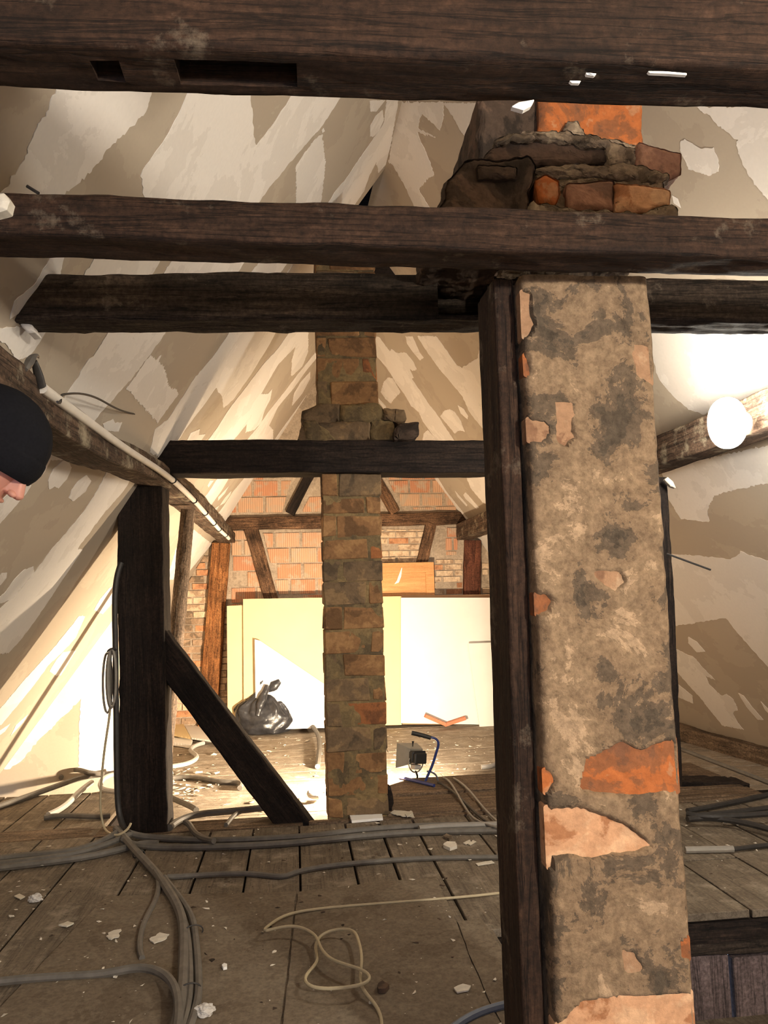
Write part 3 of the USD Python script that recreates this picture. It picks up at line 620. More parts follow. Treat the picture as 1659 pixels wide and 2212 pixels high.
wall_timber('wall_brace', 'dark short brace below the gable rail above the pine panel', 'brace', (931, 1132), (880, 1340), 24, 'wall_wood', 95)
wall_timber('wall_post', 'orange-brown timber post with a mortise hole at the left end of the gable wall', 'post', (478, 1174), (446, 1600), 38, 'orange_wood', 96, out=0.06, d=0.14)
wall_timber('wall_post', 'dark red-brown timber post flecked with white paint at the right of the gable wall', 'post', (1020, 1168), (1016, 1570), 37, 'red_wood', 97, out=0.06, d=0.14)
# ---------------------------------------------------------------- jointing compound trowelled over the plasterboard (thin raised coats)
CROPS = {'A1': (0, 190, 3.77), 'A2': (420, 190, 3.77), 'B': (0, 0, 1.0), 'L3': (0, 720, 4.1475), 'L4': (340, 720, 4.608), 'L5': (0, 1040, 5.925), 'L6': (0, 1340, 5.925), 'F4': (400, 1020, 10.37),
         'R7': (800, 720, 6.144), 'R8': (1410, 980, 3.253), 'R1': (830, 220, 7.54), 'R2': (1380, 230, 5.946), 'Q': (800, 1000, 5.53)}
COATS_L = [
 ('A1', '500,-60 1250,-60 1190,190 1010,370 880,490 740,680 540,850 380,1040 -90,1000 60,800 200,550 330,270'),
 ('B', '414,180 371,277 329,338 302,381 313,429 300,470 528,470 552,445 590,394 640,334 693,275 730,219 750,190 640,190 590,267 553,315 549,301 541,190'),
 ('A2', '1035,370 1050,480 1065,620 1050,760 1020,1000 825,1000 830,700 825,640 890,540 960,440'), ('A2', '1050,325 1060,350 1040,365 1035,345'),
 ('A2', '1540,290 1500,350 1380,520 1240,730 1140,850 1050,1000 1270,1000 1380,840 1420,720 1480,600 1500,690 1560,620 1590,500 1655,130 1660,60 1570,60'),
 ('A2', '1530,180 1540,260 1500,350 1450,400 1430,390 1430,310 1480,220'), ('A2', '1425,100 1550,100 1480,190 1430,190'),
 ('B', '30,650 75,612 115,545 140,545 130,590 60,660 20,690'), ('B', '215,540 360,540 300,640 150,640'), ('B', '385,540 545,540 480,640 320,640'), ('B', '565,560 625,560 570,640 500,640'), ('B', '640,560 690,560 690,640 585,640'),
 ('L3', '120,-60 430,-60 390,20 300,150 240,210 140,240 60,100 0,70 -60,-40'),
 ('L3', '1000,-60 1510,-60 1460,20 1340,190 1160,420 1000,600 830,790 700,860 450,760 610,520 680,420 760,270 850,180'),
 ('L3', '1345,190 1400,230 1440,200 1420,250 1480,330 1500,440 1530,500 1570,490 1600,540 1540,620 1410,800 1300,680 1130,490 1200,400 1280,280'),
 ('L3', '900,740 920,760 880,830 1010,770 1030,800 1090,800 1060,880 940,870'),
 ('L4', '740,-60 1200,-60 1150,45 1040,230 930,410 760,650 660,740 640,620 580,545 440,740 280,950 230,1030 70,1250 -80,1190 -30,960 100,860 250,630 380,430 520,270 680,50'),
 ('L4', '1330,-40 1500,-40 1500,180 1440,330 1330,430 1340,260 1375,130 1200,310 1100,480 1030,605 1100,600 1140,555 1120,660 1065,770 1030,890 960,960 880,985 890,900 700,1130 450,1130 600,930 720,740 860,560 1040,320 1200,150'),
 ('L4', '1620,130 1630,190 1480,370 1360,540 1200,730 1110,920 1150,960 1150,1110 830,1130 1000,930 1120,760 1280,560 1400,400'), ('L4', '1520,380 1520,450 1440,600 1340,720 1360,600 1430,480'),
 ('L4', '1640,400 1640,520 1500,690 1410,830 1300,1000 1220,1110 1130,1110 1240,950 1380,760 1480,620'), ('L4', '330,990 420,950 410,1010 480,1000 430,1070 290,1070'),
 ('F4', '740,110 990,110 820,400 640,650 560,760 400,620 540,420'), ('F4', '980,300 880,480 730,640 740,560'), ('F4', '1030,420 1010,500 880,690 780,740 900,560'),
 ('F4', '1340,110 1600,110 1400,450 1150,760 870,1180 800,1190 660,1020 860,760 1080,420'), ('F4', '760,740 700,850 620,960 560,950 680,800'), ('F4', '560,180 640,180 520,340 500,300'),
 ('F4', '120,1240 600,1600 -60,2400 -420,2400 -200,1700'),
 ('L3', '300,840 520,950 700,1100 540,1130 450,1140 390,1250 340,1300 200,1100'), ('L3', '560,1140 610,1150 640,1200 600,1300 520,1390 490,1370 440,1400 425,1320 470,1220'), ('L3', '770,1270 815,1320 760,1420 650,1505 615,1470 640,1400 700,1320'),
 ('L5', '1360,-120 1720,-120 1580,120 1350,380 1210,560 990,860 1050,870 930,1060 700,1400 500,1700 260,2030 100,2200 -150,2200 -150,1750 200,1450 450,1150 640,890 840,660 1010,460 1200,190'),
 ('L5', '250,90 390,50 330,150 180,330 0,530 -150,600 -150,350 100,160'), ('L5', '420,1090 430,1160 150,1500 0,1560 -100,1560 60,1420 180,1250 300,1130'), ('L5', '90,1160 80,1230 0,1330 -80,1300 20,1170'),
 ('L5', '1490,1310 1450,1540 1310,1700 1200,1640 1280,1500 1400,1360'), ('L6', '970,380 780,700 720,710 630,650 720,500 800,410'), ('L6', '360,1200 290,1310 130,1480 200,1340'), ('L6', '130,1320 60,1420 -20,1480 -20,1420'),
 ('L6', '1090,-60 960,230 800,400 620,570 400,870 0,1350 -60,1300 -60,1200 300,770 700,330 1010,-60')]
COATS_R = [
 ('R7', '65,20 130,60 150,95 260,240 280,200 350,260 400,250 480,260 560,360 620,480 560,500 520,470 575,590 550,600 700,820 770,930 870,1050 1130,1450 900,1450 700,1170 640,1040 540,960 440,790 330,640 220,460 100,320 20,240'),
 ('R7', '240,580 300,600 400,780 340,840 270,930 200,870 140,780 175,650'), ('R7', '60,810 210,970 200,1010 60,1010'), ('R7', '470,40 560,40 650,240 710,320 660,360 560,240 490,140'),
 ('R7', '620,30 880,40 1050,280 1150,420 1220,460 1300,400 1360,370 1430,330 1440,220 1560,150 1640,800 1690,1420 1500,1270 1330,1070 1220,830 1060,640 900,450 730,210'),
 ('R7', '1050,1005 1120,1040 1200,1160 1250,1300 1170,1290 1120,1330 1040,1230 930,1100 980,1030'), ('R7', '1160,950 1240,1000 1300,1100 1290,1140 1200,1060'), ('R7', '760,1280 900,1430 690,1430 710,1330'),
 ('R1', '240,0 960,0 970,250 910,470 800,360 620,200 560,330 560,440 860,580 600,520 540,480 560,560 700,850 820,1200 700,1260 610,1380 560,1420 760,1760 520,1760 300,1300 120,1000 70,980'),
 ('R1', '960,20 1600,20 1700,700 1540,760 1400,680 1250,480 1120,240'), ('R2', '590,425 790,540 960,530 1030,700 1020,830 910,890 640,800 530,560 540,450'),
 ('R2', '740,0 1760,0 1760,1290 1500,1020 1330,720 1250,500 1270,430 1000,220 930,140'), ('R2', '430,1140 500,1180 540,1300 450,1240'),
 ('B', '1390,690 1720,690 1720,830 1517,895 1488,884 1449,850 1421,814'),
 ('R8', '60,100 820,-60 900,-60 900,190 640,240 440,290 380,400 400,480 200,460 100,300'), ('R8', '100,700 560,740 620,690 900,780 900,1600 640,1310 515,1155 225,1200 100,1220'),
 ('R8', '250,1285 310,1320 370,1390 310,1395 250,1330'), ('R8', '160,1370 290,1430 350,1500 440,1590 370,1560 400,1620 480,1700 520,1690 570,1730 600,1800 560,1820 600,1890 640,1940 490,1910 330,1710 240,1610 160,1520'),
 ('R8', '600,1680 640,1700 700,1780 780,1870 740,1870 660,1780'), ('R8', '760,1740 850,1830 850,1860 790,1800'), ('R8', '180,1620 280,1700 285,1755 180,1710'),
 ('Q', '720,150 790,150 900,330 1190,690 1150,750 1090,680 850,330'), ('Q', '1010,330 1160,500 1150,520 1040,400'), ('Q', '1110,380 1140,350 1300,530 1270,550 1140,430'), ('Q', '1130,130 1560,130 1560,580 1340,470 1200,300'), ('Q', '1190,900 1600,790 1600,1400 1420,1130')]
def coats(items, root, M, on, Ycap):
    for i, (c, txt) in enumerate(items):
        ox, oy, k = CROPS[c]; px = [(ox+float(a)/k, oy+float(b)/k) for a, b in (t.split(',') for t in txt.split())]
        W = np.array([on(*p) for p in px]); P = local(M, W)[:, :2]
        size = math.sqrt(abs(Polygon(P).area)); g = ragged(P, min(0.0055, 0.018*size), max(0.007, 0.022*size), i+3).buffer(0)
        g = max(getattr(g, 'geoms', [g]), key=lambda q: q.area)
        g = g.intersection(Ycap).simplify(0.0012)
        if g.is_empty: continue
        put('joint_compound', slab(g, M, 0.0016+0.0001*(i % 7), 0.0), 'compound', root, smooth=False)
def cap(M, ps): return Polygon([local(M, p)[:2] for p in ps])
capL = cap(ML, [Lp(-2, -0.4), Lp(GY, -0.4), ridge(GY), ridge(-2)]).difference(cap(ML, HOLE)); capR = cap(MR, [Rp(-2, -0.4), Rp(GY, -0.4), ridge(GY), ridge(-2)])
coats(COATS_L, ceilL, ML, onL, capL); coats(COATS_R, ceilR, MR, onR, capR)
def onC(x, y):
    d = unit(B-A); return onpl(x, y, (d[1], -d[0], 0), (A[0], A[1], 0))
_d = unit(B-A); CM = np.eye(4); CM[:3, 0], CM[:3, 1], CM[:3, 2], CM[:3, 3] = (_d[0], _d[1], 0), (0, 0, 1), (_d[1], -_d[0], 0), (A[0], A[1], 0)
_cc = Polygon([(0, -0.3), (np.linalg.norm(B-A), -0.3), (np.linalg.norm(B-A), ZR-KL*(XR-B[0])), (0, ZR-KL*(XR-A[0]))])
coats([('L6', '1700,-200 1420,-160 1300,0 20,1800 60,1900 130,1900 240,1830 500,1530 800,1240 1035,1010 1020,1200 1000,1700 1010,1860 980,1900 1480,2000 1700,2000')], wl, CM, onC, _cc)
# plaster daubed where the beam ends meet the roof
# ---------------------------------------------------------------- floor of the near bay: boards along the attic, then hardboard sheets on top
fl = thing('floor', None, None); keys(fl, kind='structure', label='dusty attic floor of wide boards')
OPX, OPY = 0.64, 2.62                                                     # stairwell opening: x > OPX, y < OPY
xs = [-2.45, -2.2, -1.93, -1.68, -1.44, -1.2, -0.956, -0.68, -0.41, -0.206, 0.011, 0.235, 0.40, 0.57, 0.84, 1.07, 1.31, 1.55, 1.8, 2.04, 2.28, 2.5, 2.75, 2.98, 3.22]
def board(x0, x1, y0, y1, z, name='plank', mat='floor_wood', root=fl, th=0.026):
    V, f = bx(x0, x1, y0, y1, z-th, z, 0.002); V = np.array(V)
    V[:, 2] += RNG.uniform(-.0015, .0015)
    put(name, (V, f), mat, root, smooth=False)
for a, b in zip(xs[:-1], xs[1:]):
    g = 0.0035+0.003*RNG.random(); z = -0.002*RNG.random()
    y1 = 4.86 if b < -0.95 else 3.93
    if a >= OPX:
        a2 = a
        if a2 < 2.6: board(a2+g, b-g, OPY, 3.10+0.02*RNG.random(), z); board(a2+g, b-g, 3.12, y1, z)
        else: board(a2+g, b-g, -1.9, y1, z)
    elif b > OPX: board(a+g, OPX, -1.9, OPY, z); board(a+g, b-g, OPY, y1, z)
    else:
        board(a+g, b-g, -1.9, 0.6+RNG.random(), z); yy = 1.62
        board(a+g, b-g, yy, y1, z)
put('subfloor', bx(-0.95, OPX, -2.0, 3.94, -0.10, -0.032), 'black_wood', fl, smooth=False)
put('subfloor', bx(-2.5, -0.95, -2.0, 4.88, -0.10, -0.032), 'black_wood', fl, smooth=False)
put('subfloor', bx(OPX, 3.4, OPY, 4.2, -0.10, -0.032), 'black_wood', fl, smooth=False)
# far bay boards run across the attic
y, i = 4.08, 0
while y < GY:
    w = 0.245+0.03*RNG.random(); j = RNG.uniform(0.2, 1.6); g = 0.003
    for (x0, x1) in ((-1.6, j), (j, 3.6)):
        if y < 4.8 and x1 > 2: x1 = 3.2
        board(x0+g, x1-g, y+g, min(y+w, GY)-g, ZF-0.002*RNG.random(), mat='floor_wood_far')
    y += w; i += 1
put('subfloor', bx(-1.7, 3.7, 4.08, GY, ZF-0.1, ZF-0.032), 'black_wood', fl, smooth=False)
def cross_timber(name, label, x0, x1, y0, y1, z0, z1, mat, seed, cat_='timber'):
    mesh, M = timber((x0, (y0+y1)/2, (z0+z1)/2), (x1, (y0+y1)/2, (z0+z1)/2), y1-y0, z1-z0, seed=seed, rough=0.003, wave=0.004, r=0.006)
    put(name, mesh, mat, None, M, label=label, cat=cat_)
cross_timber('floor_beam', 'flat cross timber on which the site lamp stands', 0.50, 2.5, 4.44, 4.80, -0.10, 0.0, 'sill_wood', 101)
cross_timber('floor_beam', 'cross timber one step in front of the site lamp, beside the foot of the brick stack', 0.50, 2.5, 4.21, 4.40, -0.10, -0.006, 'sill_wood', 102)
cross_timber('floor_beam', 'plank in front of the brick stack, lying behind the grey conduits', 0.06, 2.5, 3.965, 4.165 if False else 4.01, -0.09, 0.0, 'sill_wood', 103)
cross_timber('floor_beam', 'narrow cross plank beside the brick stack, right of a small white offcut', 0.46, 2.5, 4.03, 4.185, -0.09, 0.0, 'sill_wood', 105)
cross_timber('floor_beam', 'brown sill timber at the foot of the left post and its strut', -1.55, 0.03, 3.95, 4.13, -0.11, 0.0, 'sill_wood', 104)
def sheet(px, z, label, seed, mat='hardboard'):
    P = np.array([atZ(*p, z) for p in px]); M = np.eye(4); M[:3, 3] = (*P.mean(0)[:2], z-0.005)
    V, f = slab(ragged(local(M, P)[:, :2], 0.002, 0.03, seed), M, 0.005)
    put('hardboard_sheet', (V, f), mat, None, None, smooth=False, label=label, cat='board')
sheet([(228, 1936), (420, 1931), (639, 1926), (603, 2240), (-60, 2240)], 0.006, 'dusty brown hardboard sheet on the floor at lower left, under the bundle of conduits', 1)
sheet([(644, 1926), (800, 1908), (941, 1893), (960, 1935), (986, 1992), (1015, 2070), (1050, 2150), (1100, 2250), (607, 2250)], 0.006, 'dusty brown hardboard sheet on the floor under the tangled beige cable', 2)
sheet([(988, 1990), (1040, 1984), (1075, 2040), (1128, 2128), (1155, 2250), (1104, 2250), (1053, 2150), (1018, 2070)], 0.005, 'narrow hardboard strip along the edge of the floor opening', 3)

# ---------------------------------------------------------------- stairwell opening at lower right
st = thing('wall_right', None, None); keys(st, kind='structure', label='lining of the stairwell opening')
wood('stair_paint', (0.085, 0.062, 0.060), (0.125, 0.092, 0.088), (0.16, 0.12, 0.115), along='z', blotch=0.3, bump=0.2)
put('trimmer', timber((OPX, OPY+0.06, -0.055), (2.6, OPY+0.06, -0.055), 0.07, 0.06, seed=111)[0], 'beam_wood_grey', st, timber((OPX, OPY+0.06, -0.055), (2.6, OPY+0.06, -0.055), 0.07, 0.06, seed=111)[1])
for x0, x1 in ((OPX, 1.62), (1.80, 2.6)): put('block', rough_block(x0, x1, OPY+0.01, OPY+0.05, -0.085, -0.028), 'beam_wood_grey', st, smooth=False)
put('ledge', timber((OPX, OPY+0.05, -0.115), (2.6, OPY+0.05, -0.115), 0.10, 0.055, seed=112)[0], 'beam_wood_grey', st, timber((OPX, OPY+0.05, -0.115), (2.6, OPY+0.05, -0.115), 0.10, 0.055, seed=112)[1])
put('panel', bx(OPX, 1.475, OPY+0.035, OPY+0.06, -2.4, -0.155, 0.003), 'stair_paint', st, smooth=False)
put('panel', bx(1.485, 2.6, OPY+0.025, OPY+0.06, -2.4, -0.165, 0.003), 'stair_paint', st, smooth=False)
put('lining', bx(2.6, 2.63, -1.9, OPY+0.1, -2.4, -0.03), 'stair_paint', st, smooth=False)
put('lining', bx(OPX-0.03, OPX, -1.9, OPY, -2.4, -0.03), 'stair_paint', st, smooth=False)
put('ledge', bx(1.1, 2.6, 2.05, OPY+0.03, -0.40, -0.355, 0.004), 'floor_wood', st, smooth=False)
put('lower_floor', bx(OPX, 2.6, -1.9, OPY, -2.45, -2.4), 'floor_wood', st, smooth=False)
# rotten wall plate along the foot of the right roof slope
def plate():
    a, b = onR(1480, 1600), onR(1659, 1652); d = (b-a)/np.linalg.norm(b-a)
    p0, p1 = a-d*1.3, b+d*2.6; p0[2] = p1[2] = -0.06
    mesh, M = timber(p0+[-0.10, -0.02, 0], p1+[-0.10, -0.02, 0], 0.2, 0.12, seed=121, rough=0.012, wave=0.02)
    put('wall_plate', mesh, 'sill_wood', None, M, label='rotten brown wall plate along the foot of the right roof slope', cat='timber')
plate()
# ---------------------------------------------------------------- materials of the loose things
plain('board_cream', (0.78, 0.61, 0.34), rough=0.7, vary=0.04, scale=5, bump=0.03)
plain('board_white', (0.82, 0.80, 0.76), rough=0.7, vary=0.03, scale=6, bump=0.03)
plain('board_brown', (0.46, 0.28, 0.16), rough=0.7, vary=0.08, scale=8, bump=0.05)
plain('white_paint', (0.85, 0.83, 0.78), rough=0.6, vary=0.05)
plain('bag_plastic', (0.030, 0.030, 0.034), rough=0.34, spec=0.5, vary=0.5, scale=14, bump=0.35, dist=0.01)
plain('conduit_grey', (0.135, 0.122, 0.105), rough=0.6, vary=0.25, scale=25, bump=0.1)
plain('conduit_pale', (0.42, 0.40, 0.37), rough=0.55, vary=0.15, scale=25, bump=0.1)
plain('conduit_white', (0.62, 0.58, 0.52), rough=0.5, vary=0.08, scale=12, bump=0.05)
plain('cable_beige', (0.44, 0.37, 0.24), rough=0.5, vary=0.08, scale=40, bump=0.05)
plain('cable_dark', (0.035, 0.032, 0.030), rough=0.5, vary=0.3, scale=40, bump=0.05)
plain('cable_blue', (0.10, 0.115, 0.15), rough=0.45, vary=0.15, scale=40, bump=0.05)
plain('coil_grey', (0.26, 0.24, 0.21), rough=0.5, vary=0.1, scale=40, bump=0.05)
plain('lamp_housing', (0.30, 0.28, 0.23), rough=0.4, metallic=0.3, vary=0.1, bump=0.05)
plain('lamp_black', (0.028, 0.027, 0.025), rough=0.5, vary=0.2, bump=0.1)
plain('lamp_blue', (0.03, 0.045, 0.17), rough=0.35, vary=0.1, bump=0.03)
plain('metal_dull', (0.30, 0.29, 0.27), rough=0.4, metallic=0.8, vary=0.2, bump=0.1)
plain('reflector', (0.80, 0.78, 0.74), rough=0.25, metallic=0.9, vary=0.03, bump=0.0)
plain('plaster_chip', (0.62, 0.57, 0.48), rough=0.9, vary=0.15, scale=40, bump=0.3)
plain('foam_white', (0.55, 0.52, 0.48), rough=0.95, vary=0.2, scale=80, bump=0.6)
plain('paper', (0.60, 0.55, 0.45), rough=0.9, vary=0.1)
plain('clay_red', (0.55, 0.20, 0.11), rough=0.85, vary=0.15, scale=30, bump=0.3)
plain('cap_cloth', (0.008, 0.008, 0.010), rough=0.95, spec=0.1, vary=0.3, scale=200, bump=0.4, dist=0.002)
plain('jacket_cloth', (0.02, 0.022, 0.03), rough=0.9, spec=0.2, vary=0.2, scale=120, bump=0.3, dist=0.002)
plain('trouser_cloth', (0.03, 0.03, 0.035), rough=0.9, spec=0.2, vary=0.2, scale=120, bump=0.3, dist=0.002)
plain('boot_leather', (0.04, 0.028, 0.02), rough=0.6, vary=0.2)
plain('skin', (0.50, 0.225, 0.165), rough=0.5, spec=0.35, vary=0.10, scale=30, bump=0.08, dist=0.002, subsurface_weight=0.15, subsurface_scale=0.01)
plain('eye_white', (0.7, 0.66, 0.62), rough=0.2, vary=0.02, bump=0)
plain('hair_brown', (0.05, 0.03, 0.018), rough=0.7, vary=0.3, scale=90, bump=0.5)
glow('globe_glow', (1.0, 0.91, 0.77), P_BULB)
glow('globe_glow_rear', (1.0, 0.90, 0.75), P_BULB2)
glow('tube_glow', (1.0, 0.80, 0.55), 60.0)

# ---------------------------------------------------------------- boards stacked against the gable wall
def leaning(name, label, px, Yf, Yt, mat, t=0.012, group=None, cat_='board'):
    k = (Yt-Yf)/1.2; n = unit((SK, 1, -k)); p = (0, Yf, ZF)
    W = np.array([onpl(*q, n, p) for q in px]); M = np.eye(4); M[:3, 2] = -n; M[:3, 0] = unit(np.cross((0, 0, 1), -n)); M[:3, 1] = np.cross(M[:3, 2], M[:3, 0]); M[:3, 3] = W.mean(0)
    P = Polygon(local(M, W)[:, :2]); P = P if P.exterior.is_ccw else Polygon(list(P.exterior.coords)[::-1])
    put(name, slab(P, M, t, -t), mat, None, None, smooth=False, label=label, cat=cat_, group=group)
leaning('wall_board', 'narrow cream board at the far left of the boards leaning on the gable wall', [(490, 1309), (530, 1307), (545, 1572), (492, 1572)], 7.34, 7.47, 'board_cream')
leaning('wall_board', 'large cream board leaning on the gable wall, passing behind the brick stack', [(525, 1294), (868, 1288), (868, 1566), (527, 1572)], 7.30, 7.44, 'board_cream')
leaning('wall_board', 'white plasterboard offcut with a slanting top edge, leaning behind the black bag', [(550, 1381), (562, 1384), (700, 1477), (790, 1537), (790, 1570), (553, 1577)], 7.24, 7.38, 'board_white')
leaning('wall_board', 'brown hardboard sheet showing behind the big white board at right', [(868, 1286), (1094, 1284), (1110, 1565), (869, 1565)], 7.33, 7.47, 'board_brown', 0.006)
leaning('wall_board', 'big white board leaning on the gable wall right of the brick stack', [(866, 1291), (1058, 1291), (1066, 1297), (1078, 1566), (866, 1562)], 7.26, 7.40, 'board_white')
leaning('wall_board', 'smaller white board in front at far right of the leaning boards', [(1011, 1390), (1120, 1386), (1140, 1566), (1036, 1570)], 7.20, 7.32, 'board_white')
def pine():
    root = thing('pine_panel', 'orange pine cupboard door with a white paint stroke, standing behind the leaning boards', 'door panel', G(880, 1420, -0.1))
    Yp = GY-0.115
    P = [atY(x, y, Yp, SK) for x, y in ((786, 1218), (937, 1214), (937, 1480), (786, 1480))]
    M = FM.copy(); M[:3, 3] = P[3]; w, h = local(M, P[1])[:2]
    def el(name, x0, x1, y0, y1, z0, z1, mat='pine', lab=None):
        V, f = bx(x0, x1, y0, y1, z0, z1, 0.002); put(name, (V@M[:3, :3].T+M[:3, 3], f), mat, root, smooth=False, label=lab)
    s = 0.085
    el('frame_rail', 0, w, h-0.10, h, -0.02, 0); el('frame_stile', 0, s, 0, h-0.10, -0.02, 0); el('frame_stile', w-s, w, 0, h-0.10, -0.02, 0); el('frame_rail', s, w-s, 0, 0.1, -0.02, 0)
    el('field', s, w-s, 0.1, h-0.10, -0.018, -0.006)
    S = [(861, 1245), (868, 1227), (866, 1245), (861, 1258), (853, 1261), (858, 1254)]
    V, f = slab(Polygon([local(M, atY(*q, Yp, SK))[:2] for q in S]).buffer(0.003), M, 0.004, -0.001); put('paint_stroke', (V, f), 'white_paint', root, smooth=False, label='stroke of white paint')
pine()

# ---------------------------------------------------------------- black refuse bag
def bag():
    c = atZ(572, 1590, ZF); c = c+[0, 0.16, 0]
    root = thing('refuse_bag', 'knotted black plastic refuse bag standing before the white boards', 'bag', c)
    prof = [(0, 0.02), (0.0, 0.16), (0.012, 0.225), (0.06, 0.255), (0.14, 0.265), (0.22, 0.255), (0.27, 0.215), (0.31, 0.15), (0.345, 0.085), (0.375, 0.045), (0.395, 0.03)]
    zz = np.interp(np.linspace(0, 1, 46), np.linspace(0, 1, len(prof)), [p[0] for p in prof]); rr = np.interp(np.linspace(0, 1, 46), np.linspace(0, 1, len(prof)), [p[1] for p in prof])
    th = np.arange(96)*2*np.pi/96; R = []
    for i, (z, r) in enumerate(zip(zz, rr)):
        t = np.clip((z-0.15)/0.22, 0, 1)
        fold = 1+t*0.16*np.cos(11*th+1.5*np.sin(2*th))+t*0.08*np.cos(23*th+1)
        q = np.stack([r*np.cos(th)*fold*1.04+(-0.02)*t, r*np.sin(th)*fold*0.62, np.full(96, z)], 1)
        q += (np.stack([fbm(q*9+5*k, 4, 5+k) for k in range(3)], 1)-0.5)*0.075*np.clip(r/0.1, 0, 1)*[1, 1, 0.8 if z > 0.03 else 0.05]
        R.append(q+c)
    put('bag_body', loft(np.array(R)), 'bag_plastic', root, smooth=50)
    def ear(pts, rad, lab=None):
        P = np.array(pts)+c; V, f = tube(P, rad, 10, 0.012); V = np.array(V); m = V.mean(0); V = m+(V-m)*[1, 0.6, 1]; V += (np.stack([fbm(V*25+k, 3, k) for k in range(3)], 1)-0.5)*0.014
        put('tied_corner', (V, f), 'bag_plastic', root, smooth=50)
    ear([(-0.01, -0.02, 0.33), (-0.045, -0.03, 0.40), (-0.03, -0.02, 0.47), (-0.04, -0.02, 0.53)], [0.034, 0.026, 0.036, 0.016])
    ear([(-0.01, -0.03, 0.33), (0.05, -0.04, 0.395), (0.09, -0.04, 0.43), (0.135, -0.03, 0.465)], [0.034, 0.026, 0.05, 0.030])
    ear([(-0.06, -0.19, 0.18), (-0.035, -0.14, 0.28), (0.0, -0.08, 0.37), (0.025, -0.06, 0.44)], [0.018, 0.034, 0.036, 0.022])
bag()

# ---------------------------------------------------------------- halogen site lamp
def floodlight():
    YF = 4.70
    base = atZ(905, 1684, 0.0); aim = unit((-0.66, 0.70, -0.02))
    root = thing('site_lamp', 'halogen site lamp on a blue stand, switched on and seen from behind', 'lamp', base)
    zc = -aim; xc = unit(np.cross((0, 0, 1), zc)); yc = np.cross(zc, xc); tilt = math.radians(-9)
    x2, y2 = math.cos(tilt)*xc+math.sin(tilt)*yc, -math.sin(tilt)*xc+math.cos(tilt)*yc
    M = np.eye(4); M[:3, 0], M[:3, 1], M[:3, 2] = x2, y2, zc; M[:3, 3] = atY(899, 1634, YF)
    w = lambda m: (np.asarray(m[0])@M[:3, :3].T+M[:3, 3], m[1])
    def rect(a, b, z): return [(-a, -b, z), (a, -b, z), (a, b, z), (-a, b, z)]
    outer = m3.Manifold.hull_points(np.array(rect(0.098, 0.072, -0.075)+rect(0.062, 0.044, 0.0))); inner = m3.Manifold.hull_points(np.array(rect(0.093, 0.067, -0.08)+rect(0.056, 0.038, -0.006)))
    sh = (outer-inner).to_mesh(); put('housing', w((np.array(sh.vert_properties[:, :3]), np.array(sh.tri_verts))), 'lamp_housing', root, smooth=False)
    rf = m3.Manifold.hull_points(np.array(rect(0.090, 0.064, -0.076)+rect(0.053, 0.036, -0.010)))-m3.Manifold.hull_points(np.array(rect(0.088, 0.062, -0.08)+rect(0.050, 0.033, -0.014)))
    rf = rf.to_mesh(); put('reflector', w((np.array(rf.vert_properties[:, :3]), np.array(rf.tri_verts))), 'reflector', root, smooth=False)
    put('back_box', w(bx(-0.056, 0.056, -0.040, 0.022, -0.004, 0.040, 0.005)), 'lamp_black', root, smooth=False)
    put('cooling_rib', w(bx(-0.06, 0.06, 0.014, 0.034, -0.006, 0.026, 0.003)), 'lamp_black', root, smooth=False)
    for s in (-1, 1): put('end_cap', w(bx(s*0.056-0.008, s*0.056+0.008, -0.030, 0.030, -0.02, 0.02, 0.003)), 'lamp_black', root, smooth=False)
    put('terminal_box', w(bx(-0.028, 0.03, -0.074, -0.046, -0.02, 0.02, 0.004)), 'conduit_pale', root, smooth=False)
    put('lamp_tube', w(tube([(-0.04, 0, -0.035), (0, 0, -0.035), (0.04, 0, -0.035)], 0.005, 8, 0.01)), 'tube_glow', root)
    put('knob', w(tube([(0.0, 0.05, -0.03), (0.0, 0.075, -0.03), (0.0, 0.086, -0.03)], [0.003, 0.003, 0.008], 8, 0.006)), 'lamp_black', root)
    br = [M[:3, :3]@np.array(p)+M[:3, 3] for p in ((-0.064, -0.01, 0.0), (-0.068, -0.05, 0.0), (-0.03, -0.085, 0.0), (0.03, -0.085, 0.0), (0.068, -0.05, 0.0), (0.064, -0.01, 0.0))]
    put('bracket', tube(br, 0.004, 6, 0.01), 'metal_dull', root)
    foot = M[:3, :3]@np.array((0, -0.085, 0))+M[:3, 3]; put('stem', tube([foot, (foot+base)/2, (base[0]-0.01, base[1], 0.012)], 0.006, 8, 0.01), 'lamp_black', root)
    L = lambda x, y, Y=YF: atY(x, y, Y)
    for (a, b) in (((852, 1676), (938, 1697)), ): put('stand_bar', tube([atZ(*a, 0.010), atZ((a[0]+b[0])/2, (a[1]+b[1])/2, 0.010), atZ(*b, 0.010)], 0.0095, 8, 0.02), 'lamp_blue', root)
    hb = [L(919, 1688), L(926, 1671), L(935, 1650), L(944, 1620), L(947, 1606), L(942, 1597), L(932, 1593), L(924, 1591)]
    put('stand_tube', tube(hb, 0.0080, 8, 0.012), 'lamp_blue', root)
    put('hand_grip', tube([L(930, 1594), L(910, 1588), L(889, 1583)], 0.0135, 10, 0.012), 'lamp_black', root)
    put('lead', tube([L(922, 1666), L(932, 1668), L(942, 1675), L(946, 1686), L(950, 1692)], 0.005, 8, 0.01), 'cable_blue', root)
    c = M[:3, :3]@np.array((0, 0, -0.0745))+M[:3, 3]
    rect_light('/World/site_lamp/halogen', c-base, aim, 0.10, 0.07, P_FLOOD, HALO)
floodlight()

